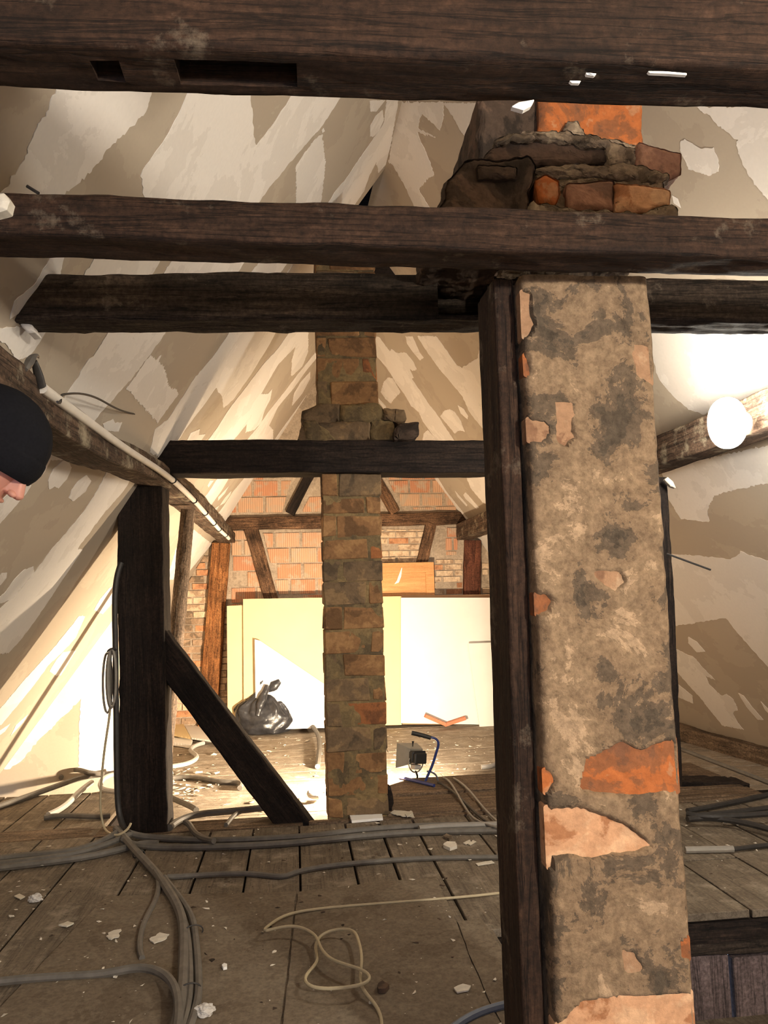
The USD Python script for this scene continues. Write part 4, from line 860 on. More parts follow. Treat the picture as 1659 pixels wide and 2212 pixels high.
# ---------------------------------------------------------------- globe lamps on the right purlin
def globe_lamp(c, label, mat='globe_glow'):
    root = thing('globe_lamp', label, 'lamp', c)
    m = trimesh.creation.icosphere(4, 1.0); V = np.array(m.vertices)
    V = np.sign(V)*np.abs(V)**0.92; V = V*[0.074, 0.078, 0.108]
    put('glass_globe', (V+c, np.array(m.faces)), mat, root, smooth=True)
    put('base_ring', (lambda q: (q[0]+c, q[1]))(tube([(0.045, 0.01, 0), (0.065, 0.012, 0), (0.085, 0.015, 0)], [0.05, 0.05, 0.048], 24, 0.01)), 'conduit_white', root)
    return root
GC = onpl(1571, 914, (1, 0, 0), (1.80, 0, 0))
globe_lamp(GC, 'lit white globe lamp on the right purlin beside the brick pillar')
globe_lamp(np.array([1.62, -0.75, 1.62]), 'lit white globe lamp on the right purlin behind the camera', 'globe_glow_rear')
def eyelet():
    c = onpl(1513, 920, (1, 0, 0), (1.93, 0, 0)); th = np.linspace(0, 2*np.pi, 20)
    put('ring_eyelet', tube(np.stack([c[0]+0*th, c[1]+0.012*np.cos(th), c[2]+0.014*np.sin(th)], 1), 0.0025, 6, 0.006), 'conduit_white', None, None, label='small white ring eyelet on the purlin left of the lit globe lamp', cat='eyelet')
eyelet()
# ---------------------------------------------------------------- conduits and cables
def floor_cable(name, label, px, r, mat, z=0.0, lift=None, cat_='cable', group=None, step=0.025, sides=8):
    lift = [0]*len(px) if lift is None else lift
    P = [atZ(x, y, z+r+h) for (x, y), h in zip(px, lift)]
    return put(name, tube(P, r, sides, step), mat, None, None, label=label, cat=cat_, group=group)
GB = None
floor_cable('conduit', 'uppermost grey conduit of the bundle rising from the left edge to the left post', [(-40, 1862), (84, 1846), (169, 1835), (232, 1811), (268, 1787)], 0.015, 'conduit_grey', lift=[0, 0, .01, .02, .03])
floor_cable('conduit', 'grey conduit lowest of the bundle along the left edge of the floor', [(-40, 1880), (90, 1864), (190, 1850), (262, 1834), (300, 1824), (340, 1822)], 0.015, 'conduit_grey')
floor_cable('conduit', 'grey conduit between the other two at the left edge of the floor', [(-40, 1871), (84, 1856), (170, 1842), (245, 1818), (285, 1800)], 0.014, 'conduit_grey', lift=[0, .003, .008, .012, .02])
floor_cable('conduit', 'long grey conduit running across the floor right below the posts, upper of the pair', [(258, 1788), (300, 1805), (360, 1811), (464, 1815), (590, 1811), (700, 1803), (745, 1797), (880, 1786), (1010, 1782), (1130, 1780)], 0.015, 'conduit_grey', lift=[.03, .01, 0, 0, 0, 0, 0, 0, 0, 0])
floor_cable('conduit', 'long grey conduit running across the floor below the posts, lower of the pair', [(265, 1812), (300, 1826), (420, 1830), (550, 1826), (640, 1820), (753, 1809), (880, 1799), (1010, 1795), (1130, 1791)], 0.015, 'conduit_grey', lift=[.02, 0, 0, 0, 0, 0, 0, 0, 0])
floor_cable('conduit', 'short pale conduit piece beside the long pair, near the front pillar', [(905, 1790), (960, 1785), (1040, 1782), (1130, 1776)], 0.014, 'coil_grey', lift=[.012]*4)
floor_cable('conduit', 'thickest conduit curving from the left post to the lower edge, leftmost of its bundle', [(250, 1790), (262, 1802), (295, 1840), (338, 1887), (367, 1929), (392, 1980), (397, 2064), (392, 2150), (372, 2240)], 0.0165, 'conduit_grey', lift=[.03, .02, .01, 0, 0, 0, 0, 0, 0])
floor_cable('conduit', 'middle grey conduit of the bundle running to the lower edge', [(335, 1880), (350, 1903), (385, 1960), (403, 2010), (410, 2100), (406, 2170), (388, 2240)], 0.0115, 'conduit_grey', lift=[.015, .01, 0, 0, 0, 0, 0])
floor_cable('conduit', 'right-hand grey conduit of the bundle running to the lower edge', [(355, 1895), (367, 1912), (409, 1971), (422, 2022), (429, 2127), (422, 2180), (402, 2240)], 0.0115, 'conduit_grey', lift=[.01, 0, 0, 0, 0, 0, 0])
floor_cable('conduit', 'short grey conduit branch ending on the hardboard left of the bundle', [(338, 1885), (333, 1950), (312, 1992), (302, 2039), (307, 2070)], 0.0095, 'conduit_grey')
floor_cable('conduit', 'thick grey conduit entering from the left edge and hooking down near the bottom', [(-40, 2126), (126, 2110), (219, 2104), (253, 2098), (304, 2091), (355, 2106), (380, 2140), (386, 2190), (378, 2245)], 0.0125, 'conduit_grey', lift=[0, 0, 0, .005, .012, .02, .024, .024, .02])
floor_cable('conduit', 'dark grey conduit lying across the planks with a sleeve joint in its middle', [(362, 1894), (422, 1891), (548, 1888), (612, 1893), (640, 1884), (753, 1866), (880, 1856), (1006, 1852), (1130, 1853)], 0.0105, 'conduit_grey')
floor_cable('cable', 'tangled thin beige cable on the hardboard in the foreground', [(1140, 1922), (922, 1944), (753, 1957), (635, 1972), (589, 1993), (574, 2010), (627, 2001), (677, 2018), (690, 2040), (719, 2073), (778, 2094), (798, 2111), (787, 2124), (736, 2134), (677, 2132), (660, 2111), (684, 2077), (682, 2045), (704, 2015), (753, 2008), (774, 2031), (781, 2077), (781, 2128), (804, 2162), (818, 2250)], 0.0048, 'cable_beige',
            lift=[0, .002, .004, .01, .02, .03, .035, .03, .03, .035, .04, .04, .04, .035, .03, .025, .018, .014, .02, .028, .03, .03, .022, .01, 0], step=0.012)
floor_cable('cable', 'thick blue-grey cable at the bottom edge left of the front pillar', [(930, 2260), (985, 2216), (1045, 2184), (1140, 2162), (1200, 2158)], 0.011, 'cable_blue')
floor_cable('cable', 'dark lamp lead winding down from the site lamp over the floor beams', [(946, 1690), (968, 1702), (990, 1720), (1015, 1744), (1050, 1774), (1110, 1798)], 0.0065, 'cable_dark', lift=[.01, .004, .006, .006, .004, .004])
floor_cable('cable', 'beige cable crossing the floor beams right of the site lamp, left of the pair', [(958, 1680), (973, 1691), (992, 1722), (1010, 1752), (1034, 1774), (1076, 1788), (1130, 1806)], 0.006, 'coil_grey', lift=[.004, .006, .008, .006, .02, .03, .02])
floor_cable('cable', 'grey cable crossing the floor beams right of the site lamp, right of the pair', [(980, 1681), (994, 1690), (1014, 1708), (1042, 1742), (1076, 1776), (1110, 1800)], 0.006, 'coil_grey', lift=[.004, .006, .008, .006, .01, .02])
ZL = 0.0
floor_cable('conduit', 'grey conduit from the left edge to the foot of the angled cheek wall', [(-30, 1750), (72, 1716), (139, 1692), (190, 1677), (260, 1672)], 0.017, 'conduit_grey')
floor_cable('conduit', 'short pale grey conduit slanting down from the cheek wall', [(198, 1690), (160, 1722), (138, 1742), (104, 1760)], 0.016, 'conduit_pale')
floor_cable('conduit', 'arched grey conduit in front of the cheek wall', [(132, 1680), (145, 1668), (165, 1663), (188, 1668), (215, 1672), (262, 1664)], 0.015, 'conduit_grey', lift=[0, .01, .03, .03, .01, 0])
floor_cable('conduit', 'looped grey conduit just left of the foot of the left post', [(262, 1672), (235, 1676), (218, 1690), (222, 1704), (240, 1709), (270, 1711)], 0.015, 'conduit_pale', lift=[.02]*6)
floor_cable('conduit', 'brown-grey stick lying on the planks left of the left post', [(95, 1766), (150, 1762), (200, 1764), (238, 1762)], 0.014, 'conduit_grey')
floor_cable('conduit', 'short grey conduit just right of the foot of the left post', [(362, 1718), (385, 1730), (412, 1742), (424, 1750)], 0.017, 'conduit_grey', z=ZF, lift=[.03]*4)
floor_cable('conduit', 'grey conduit lying along the sill between the left post and the strut', [(366, 1788), (392, 1770), (425, 1760), (468, 1755), (534, 1749), (590, 1741)], 0.017, 'conduit_grey')
floor_cable('conduit', 'short branch conduit curving over the sill to the long pair', [(400, 1776), (410, 1783), (421, 1799), (440, 1811), (462, 1816)], 0.014, 'conduit_grey', lift=[0.01, .01, .01, .02, .03])
floor_cable('conduit', 'thin conduit end slanting over the sill before the strut', [(530, 1750), (508, 1760), (496, 1772), (488, 1782)], 0.011, 'conduit_grey')
floor_cable('conduit', 'bent grey conduit on the lit floor seen between the left post and the strut', [(355, 1684), (401, 1679), (447, 1684), (481, 1689), (507, 1690), (518, 1702)], 0.017, 'conduit_grey', z=ZF)
floor_cable('conduit', 'pale curved conduit among rubble behind the left post', [(350, 1658), (375, 1655), (399, 1651), (420, 1642), (424, 1632), (412, 1622), (420, 1612), (440, 1605)], 0.017, 'conduit_pale', z=ZF)
floor_cable('conduit', 'bent grey conduit lying away from the camera, left of the brick stack', [(672, 1566), (684, 1582), (690, 1601), (689, 1630), (686, 1656)], 0.02, 'conduit_grey', z=ZF, lift=[.03, .03, .02, .01, 0])
floor_cable('conduit', 'cut grey conduit piece on the lit floor at the foot of the strut', [(668, 1712), (676, 1721), (690, 1722), (702, 1715)], 0.014, 'conduit_pale', z=ZF, lift=[.02]*4)
floor_cable('conduit', 'grey conduit end on the lit floor beside the front post, right of the site lamp', [(1040, 1657), (1062, 1654), (1090, 1642), (1130, 1626)], 0.016, 'conduit_pale', z=ZF)
for i, (px, lab) in enumerate([([(1485, 1752), (1560, 1738), (1680, 1712)], 'upper dark cable on the floor right of the front pillar'), ([(1485, 1764), (1570, 1756), (1690, 1742)], 'second dark cable on the floor right of the front pillar'),
                               ([(1485, 1770), (1540, 1768), (1600, 1776), (1690, 1800)], 'dark cable sagging to the right edge beside the front pillar'), ([(1485, 1758), (1530, 1764), (1600, 1762), (1690, 1756)], 'thin dark cable between the others right of the front pillar')]):
    floor_cable('cable', lab, px, 0.014, 'cable_dark', lift=[0.01*i]*len(px))
floor_cable('conduit', 'pale conduit end clipped to a dark cable right of the front pillar', [(1480, 1836), (1530, 1835), (1584, 1834)], 0.014, 'coil_grey')
floor_cable('cable', 'dark cable continuing from the pale conduit to the right edge', [(1580, 1835), (1620, 1830), (1690, 1822)], 0.010, 'cable_dark')
floor_cable('conduit', 'thin grey conduit along the foot of the right roof slope', [(1470, 1618), (1567, 1655), (1640, 1683), (1710, 1712)], 0.014, 'conduit_grey', z=-0.02, lift=[.02]*4)

for (x, y), w, lab in (((300, 1846), 0.024, 'black cable tie on the thickest conduit, nearest to the left post'), ((418, 2012), 0.030, 'black cable tie round the conduit bundle, middle of the hardboard'), ((410, 2140), 0.030, 'black cable tie round the conduit bundle, near the bottom edge')):
    c = atZ(x, y, 0.014); th = np.linspace(0, 2*np.pi, 24)
    put('cable_tie', tube(np.stack([c[0]+w*np.cos(th), c[1]+0.25*w*np.cos(th), np.maximum(c[2]+0.020*np.sin(th), 0.003)], 1), 0.0022, 6, 0.006), 'cable_dark', None, None, label=lab, cat='cable tie')
# things on the left post
def PX(x, y, Y=3.93): return atY(x, y, Y)
def coil():
    root = thing('cable_coil', 'grey cable coil hanging on the left side of the left post', 'cable', PX(240, 1530))
    for k, (cx, w, y0, y1) in enumerate(((241, 9, 1402, 1528), (243, 8, 1404, 1522), (240, 10, 1406, 1530), (244, 7, 1400, 1524), (232, 10, 1410, 1540))):
        th = np.linspace(0, 2*np.pi, 25); Y = 3.90+0.012*k
        put('loop', tube([PX(cx+w*math.sin(t), (y0+y1)/2-(y1-y0)/2*math.cos(t), Y) for t in th], 0.0055, 7, 0.012), 'coil_grey', root)
    put('tie', tube([PX(232, 1408, 3.88), PX(240, 1401, 3.88), PX(252, 1404, 3.90)], 0.004, 6, 0.01), 'cable_dark', root)
    put('hanging_end', tube([PX(238, 1525), PX(233, 1570), PX(225, 1625), PX(218, 1700), PX(217, 1745), PX(224, 1785), PX(238, 1800, 3.85), PX(254, 1804, 3.8), (lambda p: p)(PX(270, 1796, 3.8)), PX(283, 1778, 3.82)], 0.0055, 7, 0.015), 'cable_beige', root)
coil()
put('conduit', tube([PX(262, 1215, 3.95), PX(252, 1250, 3.94), PX(248, 1300, 3.93), PX(249, 1380, 3.93), PX(250, 1460, 3.93), PX(251, 1560, 3.93), PX(253, 1700, 3.93), PX(258, 1760, 3.92), PX(268, 1788, 3.88), PX(282, 1802, 3.84)], 0.014, 8, 0.02), 'cable_dark', None, None, label='black ribbed conduit running down the left edge of the left post', cat='conduit')

# white conduit clipped to the left purlin
def PL(x, y, X=None):
    X = np.interp(x, [92, 340, 400, 445, 494], [-0.618, -0.612, -0.588, -0.560, -0.540]) if X is None else X
    return onpl(x, y, (1, 0, 0), (X, 0, 0))
def purlin_conduit():
    px = [(90, 838), (125, 864), (165, 893), (205, 922), (277, 973), (337, 1011), (376, 1040), (400, 1062), (419, 1081), (443, 1108), (462, 1130), (473, 1143), (487, 1156), (494, 1163)]
    root = thing('wall_conduit', 'white conduit clipped along the edge of the left purlin', 'conduit', PL(90, 838))
    put('tube', tube([PL(*p) for p in px], 0.0145, 10, 0.03), 'conduit_white', root)
    for a in ((373, 1037), (419, 1081), (443, 1108), (462, 1130), (473, 1143), (487, 1156)):
        c = PL(*a); th = np.linspace(0, 2*np.pi, 16); put('clip', tube([c+0.0175*(np.cos(t)*np.array([1, 0, 0])+np.sin(t)*np.array([0, 0.3, 0.95])) for t in th], 0.004, 6, 0.01), 'cable_dark', root)
    w = [(124, 868), (131, 866), (132, 856), (145, 851), (169, 850), (207, 859), (241, 877), (272, 890), (311, 897)]
    put('tie_wire', tube([PL(*p, -0.595-0.008*i) for i, p in enumerate(w)], 0.0035, 6, 0.012), 'cable_dark', root, label='long loose end of a black cable tie')
purlin_conduit()
def hook():
    root = thing('purlin_hook', 'dark padded metal hook fixed to the upper edge of the left purlin', 'hook', PL(80, 830))
    put('bracket', tube([PL(55, 798), PL(64, 782), PL(74, 770), PL(80, 768), PL(84, 772)], [0.006, 0.012, 0.010, 0.006, 0.003], 6, 0.01), 'metal_dull', root)
    put('padded_arm', tube([PL(74, 780), PL(80, 800), PL(86, 822), PL(89, 834)], [0.007, 0.010, 0.012, 0.012], 10, 0.01), 'cable_dark', root)
hook()
def nail(label, a, b, Y, r=0.0035):
    put('nail', tube([atY(*a, Y), atY((a[0]+b[0])/2, (a[1]+b[1])/2, Y), atY(*b, Y)], r, 6, 0.01), 'cable_dark', None, None, label=label, cat='nail')
nail('bent nail sticking up from the left end of the second beam', (58, 402), (84, 418), 1.42, 0.003)
nail('long thin nail sticking out right of the front pillar, below the globe lamp', (1440, 1196), (1535, 1231), 3.6, 0.005)

# plaster and mortar clinging to the timbers
def clinging(label, px, Y, D, mat='plaster_chip', seed=1, cat_='plaster', group=None, amp=0.004):
    p = lump(None, 'plaster_patch', px, Y, D, mat, seed, amp=amp, size=0.012, round_=min(0.006, D*0.2), label=label)
    keys(p, cat=cat_, group=group)
clinging('pale plaster crust on top of the third beam, right of the brick pillar', [(1418, 626), (1440, 612), (1500, 604), (1570, 600), (1625, 606), (1690, 632), (1690, 648), (1620, 634), (1540, 628), (1480, 634), (1440, 630)], 1.945, 0.06, seed=131)
clinging('plaster collar where the third beam meets the left roof slope', [(36, 690), (60, 640), (90, 602), (130, 586), (112, 606), (80, 650), (60, 690), (75, 716), (60, 718)], 1.99, 0.05, 'compound', seed=132)
clinging('cream plaster lump at the left end of the second beam', [(-20, 414), (8, 412), (20, 430), (14, 450), (-20, 462)], 1.38, 0.06, seed=133)
clinging('large white plaster fleck under the top beam, nearest to the brick shaft', [(1104, 230), (1122, 218), (1156, 214), (1148, 228), (1132, 238)], 0.99, 0.010, 'white_paint', seed=134, amp=0.001)
clinging('thin white plaster streak on the top beam, furthest right', [(1400, 152), (1440, 153), (1484, 156), (1484, 161), (1440, 158), (1405, 156)], 0.945, 0.006, 'white_paint', seed=135, amp=0.0005)
clinging('small white plaster fleck on the top beam, lower of the pair at centre right', [(1230, 172), (1256, 174), (1252, 179), (1236, 178)], 0.96, 0.006, 'white_paint', seed=136, amp=0.0005)
clinging('small white plaster fleck on the top beam, upper of the pair at centre right', [(1266, 155), (1290, 158), (1284, 162), (1268, 160)], 0.95, 0.006, 'white_paint', seed=137, amp=0.0005)
clinging('crumbling mortar heap on the left purlin before the left post', [(236, 936), (252, 928), (272, 934), (286, 948), (284, 962), (262, 956), (244, 950)], 3.5, 0.08, 'mortar_crumb', seed=138, amp=0.01)
clinging('rotten black timber end at the right foot of the brick stack', [(832, 1700), (845, 1706), (852, 1735), (846, 1758), (826, 1768), (830, 1740)], 4.10, 0.10, 'black_wood', seed=139, cat_='timber', amp=0.006)
clinging('black rotten timber stub on the floor right of the front pillar', [(1470, 1690), (1530, 1688), (1620, 1694), (1618, 1716), (1560, 1722), (1470, 1738)], 4.3, 0.16, 'black_wood', seed=141, cat_='timber', amp=0.008)
clinging('white plaster blob on top of the post behind the pillar', [(1438, 1036), (1444, 1030), (1456, 1040), (1462, 1054), (1450, 1050)], 3.7, 0.03, seed=140)
# ---------------------------------------------------------------- loose bits on the floor
def flat(name, label, px, z, t, mat, seed, cat_, amp=0.002, group=None, tilt=0.0):
    P = np.array([atZ(*p, z) for p in px]); M = np.eye(4); M[:3, 3] = (*P.mean(0)[:2], z)
    g = ragged(local(M, P)[:, :2], amp, 0.012, seed); V, f = slab(max(getattr(g, 'geoms', [g]), key=lambda q: q.area), M, t)
    V = np.array(V); V[:, 2] += tilt*(V[:, 0]-V[:, 0].min())
    put(name, (V, f), mat, None, None, smooth=False, label=label, cat=cat_, group=group)
flat('plasterboard_offcut', 'small white plasterboard offcut at the foot of the brick stack', [(754, 1762), (824, 1757), (827, 1772), (760, 1778)], 0.0, 0.012, 'board_white', 1, 'offcut', 0.001)
flat('paper_scrap', 'torn cream paper scrap right of the white offcut by the brick stack', [(842, 1757), (852, 1752), (890, 1758), (896, 1770), (868, 1766)], 0.001, 0.003, 'paper', 2, 'paper', 0.004, tilt=0.08)
flat('paper_scrap', 'small curled paper scrap furthest right beside the white offcut', [(876, 1760), (888, 1755), (892, 1760), (880, 1766)], 0.01, 0.003, 'paper', 3, 'paper', 0.002, tilt=0.2)
flat('floor_board', 'pale board lying on the rubble behind the left post, nearest to it', [(366, 1588), (412, 1597), (388, 1552), (366, 1552)], ZF+0.05, 0.015, 'board_cream', 4, 'board', 0.001)
flat('floor_board', 'pale board lying on the rubble between the left post and the strut', [(391, 1556), (436, 1556), (478, 1606), (413, 1597)], ZF+0.03, 0.015, 'board_white', 5, 'board', 0.001)
flat('floor_board', 'white narrow offcut under the pale boards behind the left post', [(364, 1593), (416, 1606), (413, 1617), (364, 1609)], ZF+0.005, 0.03, 'board_white', 6, 'board', 0.001)
flat('stone', 'smooth pale stone on the planks in front of the grey conduits', [(956, 1831), (966, 1824), (984, 1825), (987, 1833), (972, 1838)], 0.0, 0.014, 'plaster_chip', 7, 'stone', 0.002)
flat('rubble_lump', 'crumbly lump just above the smooth pale stone', [(956, 1812), (964, 1806), (976, 1811), (970, 1817)], 0.0, 0.012, 'mortar_crumb', 8, 'rubble', 0.003)
flat('paper_scrap', 'white paper slip on the planks left of the front post, upper of two', [(1000, 1822), (1014, 1815), (1019, 1818), (1006, 1825)], 0.002, 0.003, 'paper', 9, 'paper', 0.001)
flat('paper_scrap', 'white paper slip on the planks left of the front post, lower of two', [(1010, 1824), (1022, 1816), (1029, 1819), (1016, 1827)], 0.002, 0.003, 'paper', 10, 'paper', 0.001)
flat('paper_scrap', 'long pale strip on the planks under the dark conduit, beside the front post', [(1027, 1866), (1062, 1860), (1068, 1865), (1032, 1871)], 0.002, 0.003, 'paper', 11, 'paper', 0.001)
flat('paper_scrap', 'pale square scrap left of the fluffy foam tuft', [(30, 1937), (42, 1932), (54, 1938), (44, 1944)], 0.002, 0.003, 'paper', 14, 'paper', 0.001)
flat('leaf', 'dry pale leaf on the hardboard at left, nearest to the short conduit branch', [(227, 2024), (246, 2010), (262, 2008), (256, 2026), (240, 2031)], 0.008, 0.003, 'plaster_chip', 15, 'leaf', 0.006)
flat('leaf', 'dry pale leaf on the hardboard just left of the conduit bundle', [(322, 2030), (345, 2016), (364, 2020), (352, 2034), (334, 2038)], 0.008, 0.003, 'plaster_chip', 16, 'leaf', 0.006)
flat('leaf', 'curled pale leaf between the plank edge and the hardboard at left', [(128, 2000), (146, 1993), (160, 1996), (144, 2004)], 0.004, 0.005, 'paper', 17, 'leaf', 0.003)
flat('bark_piece', 'pale bark piece on the right hardboard sheet, low by the opening', [(978, 2136), (1000, 2128), (1018, 2132), (1012, 2142), (988, 2146)], 0.008, 0.004, 'plaster_chip', 18, 'bark', 0.003)
flat('rubble_lump', 'dark clod on the hardboard inside the beige cable loop', [(812, 2138), (826, 2128), (840, 2136), (834, 2146), (818, 2146)], 0.008, 0.012, 'brick_dark', 19, 'rubble', 0.004)
flat('foil_ball', 'crumpled shiny white scrap on the hardboard between bundle and beige cable', [(478, 2090), (484, 2086), (490, 2088), (490, 2094), (482, 2096)], 0.008, 0.008, 'white_paint', 20, 'scrap', 0.002)
def tuft(label, px, z, r, seed):
    c = atZ(*px, z); m = trimesh.creation.icosphere(4, 1.0); V = np.array(m.vertices)
    V = V*(0.75+0.9*(fbm(V*2.2+seed, 4, seed)-0.4))[:, None]*[r, r*0.8, r*0.55]; V[:, 2] = np.maximum(V[:, 2]+r*0.3, 0)
    put('foam_tuft', (V+c, np.array(m.faces)), 'foam_white', None, None, smooth=50, label=label, cat='foam')
tuft('fluffy white foam tuft on the floor at lower left', (76, 1946), 0.0, 0.030, 3)
tuft('white foam tuft beside the conduit bundle at the bottom edge', (442, 2190), 0.006, 0.030, 4)
def clay():
    root = thing('clay_fragment', 'pair of red clay strips forming a V in front of the white board', 'tile fragment', atZ(962, 1566, ZF))
    for (a, b, n) in (((918, 1546), (962, 1565), 1), ((960, 1566), (1005, 1551), 2)):
        p, q = (atY(x, y, 7.10+0.02*n) for x, y in (a, b))
        mesh, M = timber(p, q, 0.06, 0.03, seed=150+n, rough=0.002, wave=0.003, r=0.004); put('strip', mesh, 'clay_red', root, M)
clay()
def crumbs(name, label, region, n, smin, smax, z, mat, seed):
    rng = np.random.default_rng(seed); ms = []
    P = Polygon(region); x0, y0, x1, y1 = P.bounds; import shapely
    while len(ms) < n:
        x, y = rng.uniform(x0, x1), rng.uniform(y0, y1)
        if not P.contains(shapely.Point(x, y)): continue
        s = smin+(smax-smin)*rng.random()**2.5; pts = rng.normal(size=(9, 3))*[s, s*rng.uniform(.4, 1), s*0.35]; pts[:, 2] = np.abs(pts[:, 2])
        c, sn = math.cos(x*9), math.sin(x*9); pts = pts@np.array([[c, sn, 0], [-sn, c, 0], [0, 0, 1]]).T+[x, y, z]
        ms.append(hull(pts))
    put(name, cat(*ms), mat, None, None, smooth=False, label=label, cat='rubble', kind='stuff')
crumbs('plaster_crumbs', 'scattered plaster crumbs on the planks and hardboard of the near floor', [(-1.6, 1.7), (0.6, 1.7), (0.6, 2.7), (2.0, 2.8), (2.4, 3.9), (-1.6, 3.9)], 520, 0.0015, 0.008, 0.006, 'plaster_chip', 5)
crumbs('plaster_crumbs', 'scattered pale plaster crumbs on the lit boards of the far floor', [(-1.0, 4.3), (0.1, 4.3), (0.6, 5.0), (2.4, 5.0), (2.2, 7.1), (-1.0, 7.1)], 420, 0.004, 0.016, ZF, 'plaster_chip', 6)
crumbs('rubble_heap', 'heap of pale rubble behind the left post', [(-1.15, 4.9), (-0.62, 4.9), (-0.5, 5.7), (-1.15, 6.2)], 160, 0.008, 0.028, ZF, 'plaster_chip', 7)
crumbs('dark_crumbs', 'dark dirt crumbs strewn over the near floor', [(-1.6, 1.7), (0.6, 1.7), (0.6, 2.7), (2.0, 2.8), (2.4, 3.9), (-1.6, 3.9)], 200, 0.002, 0.008, 0.005, 'brick_dark', 8)
def eave_pipe():
    a, b = atZ(2, 1672, 0.03), atZ(-160, 1690, 0.03)
    put('eave_roll', tube([b, (a+b)/2, a], 0.075, 14, 0.03), 'conduit_pale', None, None, label='rolled grey felt end at the foot of the left roof slope', cat='roll')
eave_pipe()

# ---------------------------------------------------------------- person at the left edge: black cap, bent forward looking down
def person():
    H = atY(-30, 968, 1.6); tilt = math.radians(40); fw = np.array([math.cos(tilt), -0.05, -math.sin(tilt)]); fw = unit(fw); up = unit(np.array([math.sin(tilt), 0, math.cos(tilt)])); lt = np.cross(up, fw)
    HM = np.eye(4); HM[:3, 0], HM[:3, 1], HM[:3, 2], HM[:3, 3] = fw, lt, up, H
    hw = lambda p: HM[:3, :3]@np.array(p, float)+H
    S = lambda c, r: m3.Manifold.sphere(r, 24).translate(tuple(map(float, c)))
    def bone(a, ra, b, rb): return m3.Manifold.batch_hull([S(a, ra), S(b, rb)])
    def E(c, rx, ry, rz): return m3.Manifold.sphere(1.0, 40).scale((rx, ry, rz)).translate(c)
    # head in its own space: x forward, y to its left, z up
    head = E((-0.005, 0, 0.03), 0.098, 0.074, 0.088)
    face = m3.Manifold.batch_hull([E((0.045, 0, 0.02), 0.05, 0.058, 0.04), E((0.055, 0, -0.05), 0.035, 0.045, 0.03), E((0.062, 0, -0.098), 0.022, 0.024, 0.018), E((-0.01, 0.045, -0.055), 0.03, 0.02, 0.03), E((-0.01, -0.045, -0.055), 0.03, 0.02, 0.03)])
    nose = m3.Manifold.batch_hull([E((0.084, 0, 0.012), 0.012, 0.010, 0.012), E((0.112, 0, -0.032), 0.012, 0.012, 0.010), E((0.088, 0, -0.036), 0.012, 0.016, 0.008)])+E((0.106, 0.011, -0.036), 0.010, 0.008, 0.007)+E((0.106, -0.011, -0.036), 0.010, 0.008, 0.007)
    lips = E((0.087, 0, -0.062), 0.010, 0.022, 0.006)+E((0.085, 0, -0.073), 0.010, 0.020, 0.007)
    brow = E((0.078, 0.03, 0.022), 0.018, 0.026, 0.009)+E((0.078, -0.03, 0.022), 0.018, 0.026, 0.009)
    ears = E((-0.005, 0.076, -0.005), 0.020, 0.009, 0.032)+E((-0.005, -0.076, -0.005), 0.020, 0.009, 0.032)
    socket = E((0.098, 0.031, 0.003), 0.016, 0.017, 0.010)+E((0.098, -0.031, 0.003), 0.016, 0.017, 0.010)
    hd = (head+face+nose+lips+brow+ears)-socket-(E((0.113, 0.009, -0.043), 0.006, 0.0045, 0.005)+E((0.113, -0.009, -0.043), 0.006, 0.0045, 0.005))
    neck = bone((-0.03, 0, -0.04), 0.055, (-0.11, 0, -0.15), 0.06)
    hd = hd.transform(HM[:3].astype(float)); neck = neck.transform(HM[:3].astype(float))
    nb = hw((-0.11, 0, -0.15)); Y0 = H[1]
    sh = [nb+np.array([-0.05, s*0.19, -0.05]) for s in (-1, 1)]; hip = np.array([H[0]-0.50, Y0, 0.86]); chest = nb+np.array([-0.12, 0, -0.12])
    body = m3.Manifold.batch_hull([S(nb+[-0.03, 0, -0.02], 0.075), S(sh[0], 0.075), S(sh[1], 0.075), S(chest+[0, 0.1, 0], 0.12), S(chest-[0, 0.1, 0], 0.12)])
    body += m3.Manifold.batch_hull([S(chest+[0, 0.09, 0], 0.12), S(chest-[0, 0.09, 0], 0.12), S(hip+[0, 0.08, 0.06], 0.11), S(hip-[0, 0.08, -0.06], 0.11)])
    elb, wr, arms = [], [], m3.Manifold()
    for s, p in zip((-1, 1), sh):
        e = p+np.array([-0.02, s*0.03, -0.28]); w_ = e+np.array([0.02, -s*0.05, -0.24]); elb.append(e); wr.append(w_)
        arms += bone(p, 0.062, e, 0.05)+bone(e, 0.05, w_, 0.038)
    legs, feet = m3.Manifold(), m3.Manifold(); ank = []
    for s in (-1, 1):
        h0 = hip+np.array([0, s*0.09, 0]); k = np.array([hip[0]+0.06, Y0+s*0.11, 0.47]); a = np.array([hip[0]-0.02, Y0+s*0.12, 0.09]); ank.append(a)
        legs += bone(h0, 0.095, k, 0.062)+bone(k, 0.062, a, 0.045)
        feet += m3.Manifold.batch_hull([S(a+[0, 0, -0.02], 0.05), S(a+[-0.04, 0, -0.055], 0.035), S(a+[0.13, 0, -0.06], 0.030)])
    hands = m3.Manifold()
    for s, w_ in zip((-1, 1), wr):
        pc = w_+np.array([0.005, 0, -0.075]); hands += m3.Manifold.batch_hull([S(w_, 0.028), S(pc+[0.03, 0, 0], 0.014), S(pc+[-0.03, 0, 0], 0.014)])
        for q, (dx, ln) in enumerate(((0.033, 0.062), (0.012, 0.076), (-0.010, 0.072), (-0.031, 0.055))):
            a = pc+[dx, 0, -0.006]; b = a+[0.002, -s*0.012, -ln*0.5]; c = b+[0.0, -s*0.022, -ln*0.42]; hands += bone(a, 0.0095, b, 0.0085)+bone(b, 0.0085, c, 0.0075)
        a = w_+[0.028, 0, -0.02]; b = a+[0.03, -s*0.01, -0.035]; c = b+[0.006, -s*0.012, -0.032]; hands += bone(a, 0.012, b, 0.010)+bone(b, 0.010, c, 0.009)
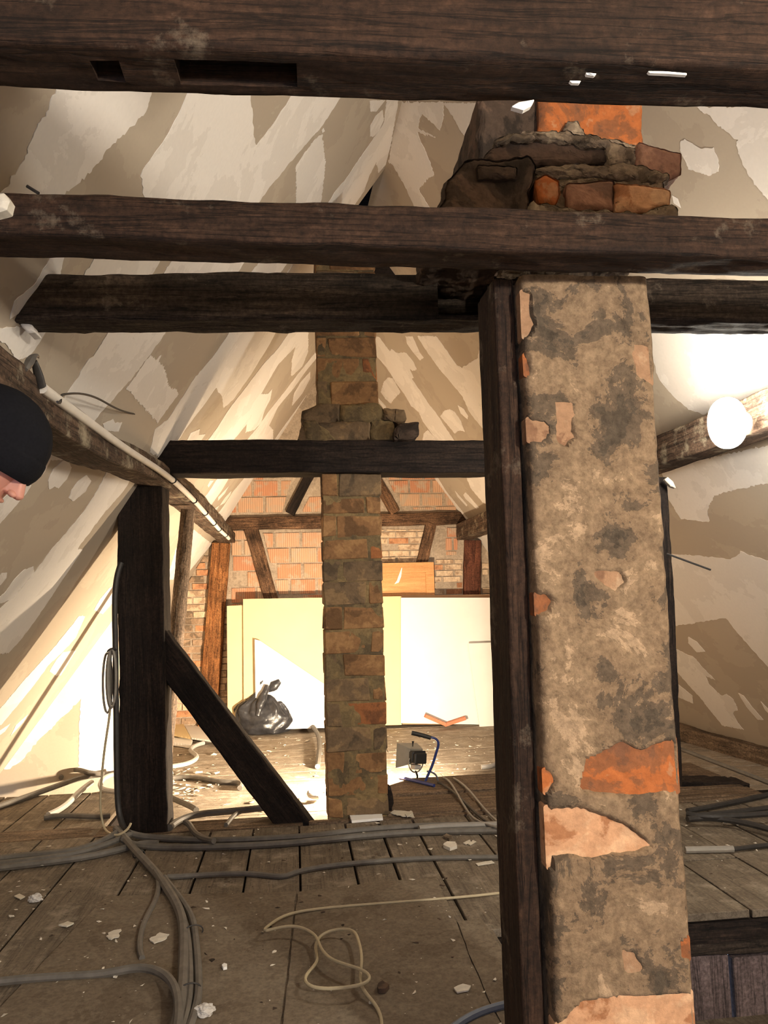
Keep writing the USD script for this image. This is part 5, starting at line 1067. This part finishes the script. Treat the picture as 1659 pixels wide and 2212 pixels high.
    def fin(mm, ln, it=8, sm=True):
        g = mm.refine_to_length(ln).to_mesh(); t = trimesh.Trimesh(np.array(g.vert_properties[:, :3]), np.array(g.tri_verts), process=True)
        trimesh.smoothing.filter_taubin(t, iterations=it); return t
    root = thing('person', 'person in a black cap at the left edge, bent forward and looking down', 'person', (hip[0], Y0, 0))
    put('body', fin(hd+neck+bone(nb, 0.06, nb+[-0.05, 0, -0.06], 0.07)+m3.Manifold.batch_hull([S(chest, 0.1), S(hip, 0.1)])+arms.scale((1, 1, 1))+legs+hands, 0.009, 6), 'skin', root, smooth=60)
    for s in (-1, 1): put('eye', (lambda q: (np.array(q.vertices)*0.0115+hw((0.083, s*0.031, 0.003)), np.array(q.faces)))(trimesh.creation.icosphere(2)), 'eye_white', root)
    jk = m3.Manifold.batch_hull([S(nb+[-0.03, 0, -0.02], 0.082), S(sh[0], 0.085), S(sh[1], 0.085), S(chest+[0, 0.1, 0], 0.13), S(chest-[0, 0.1, 0], 0.13)])+m3.Manifold.batch_hull([S(chest+[0, 0.09, 0], 0.13), S(chest-[0, 0.09, 0], 0.13), S(hip+[0, 0.08, 0.03], 0.125), S(hip-[0, 0.08, -0.03], 0.125)])
    for p, e, w_ in zip(sh, elb, wr): jk += bone(p, 0.075, e, 0.062)+bone(e, 0.062, e+(w_-e)*0.92, 0.050)
    put('jacket', fin(jk, 0.02), 'jacket_cloth', root, smooth=60)
    tr = m3.Manifold()
    for s, a in zip((-1, 1), ank):
        h0 = hip+np.array([0, s*0.08, 0.02]); k = np.array([hip[0]+0.06, Y0+s*0.11, 0.47]); tr += bone(h0, 0.115, k, 0.078)+bone(k, 0.078, a+[0, 0, 0.0], 0.065)
    put('trousers', fin(tr, 0.02), 'trouser_cloth', root, smooth=60)
    put('boots', fin(feet, 0.015, 4), 'boot_leather', root, smooth=60)
    cp = E((-0.006, 0, 0.030), 0.116, 0.096, 0.102)-m3.Manifold.cube((0.6, 0.6, 0.3)).translate((-0.3, -0.3, -0.300)).rotate((0, -5, 0)).translate((0, 0, -0.012))
    rim = E((-0.006, 0, 0.022), 0.121, 0.100, 0.090)
    cut = lambda z0, z1: m3.Manifold.cube((0.6, 0.6, z1-z0)).translate((-0.3, -0.3, z0)).rotate((0, -5, 0))
    rim = (rim ^ cut(-0.018, 0.035))
    capm = (cp+rim).transform(HM[:3].astype(float)); t = fin(capm, 0.008, 10); t.vertices = t.vertices+(np.stack([fbm(np.array(t.vertices)*24+i, 3, i) for i in range(3)], 1)-0.5)*0.006
    put('cap', t, 'cap_cloth', root, smooth=60)
    hr = (E((-0.02, 0, 0.0), 0.094, 0.079, 0.075)-m3.Manifold.cube((0.4, 0.4, 0.4)).translate((0.0, -0.2, -0.2))).transform(HM[:3].astype(float)); put('hair', fin(hr, 0.01, 4), 'hair_brown', root, smooth=60)
person()
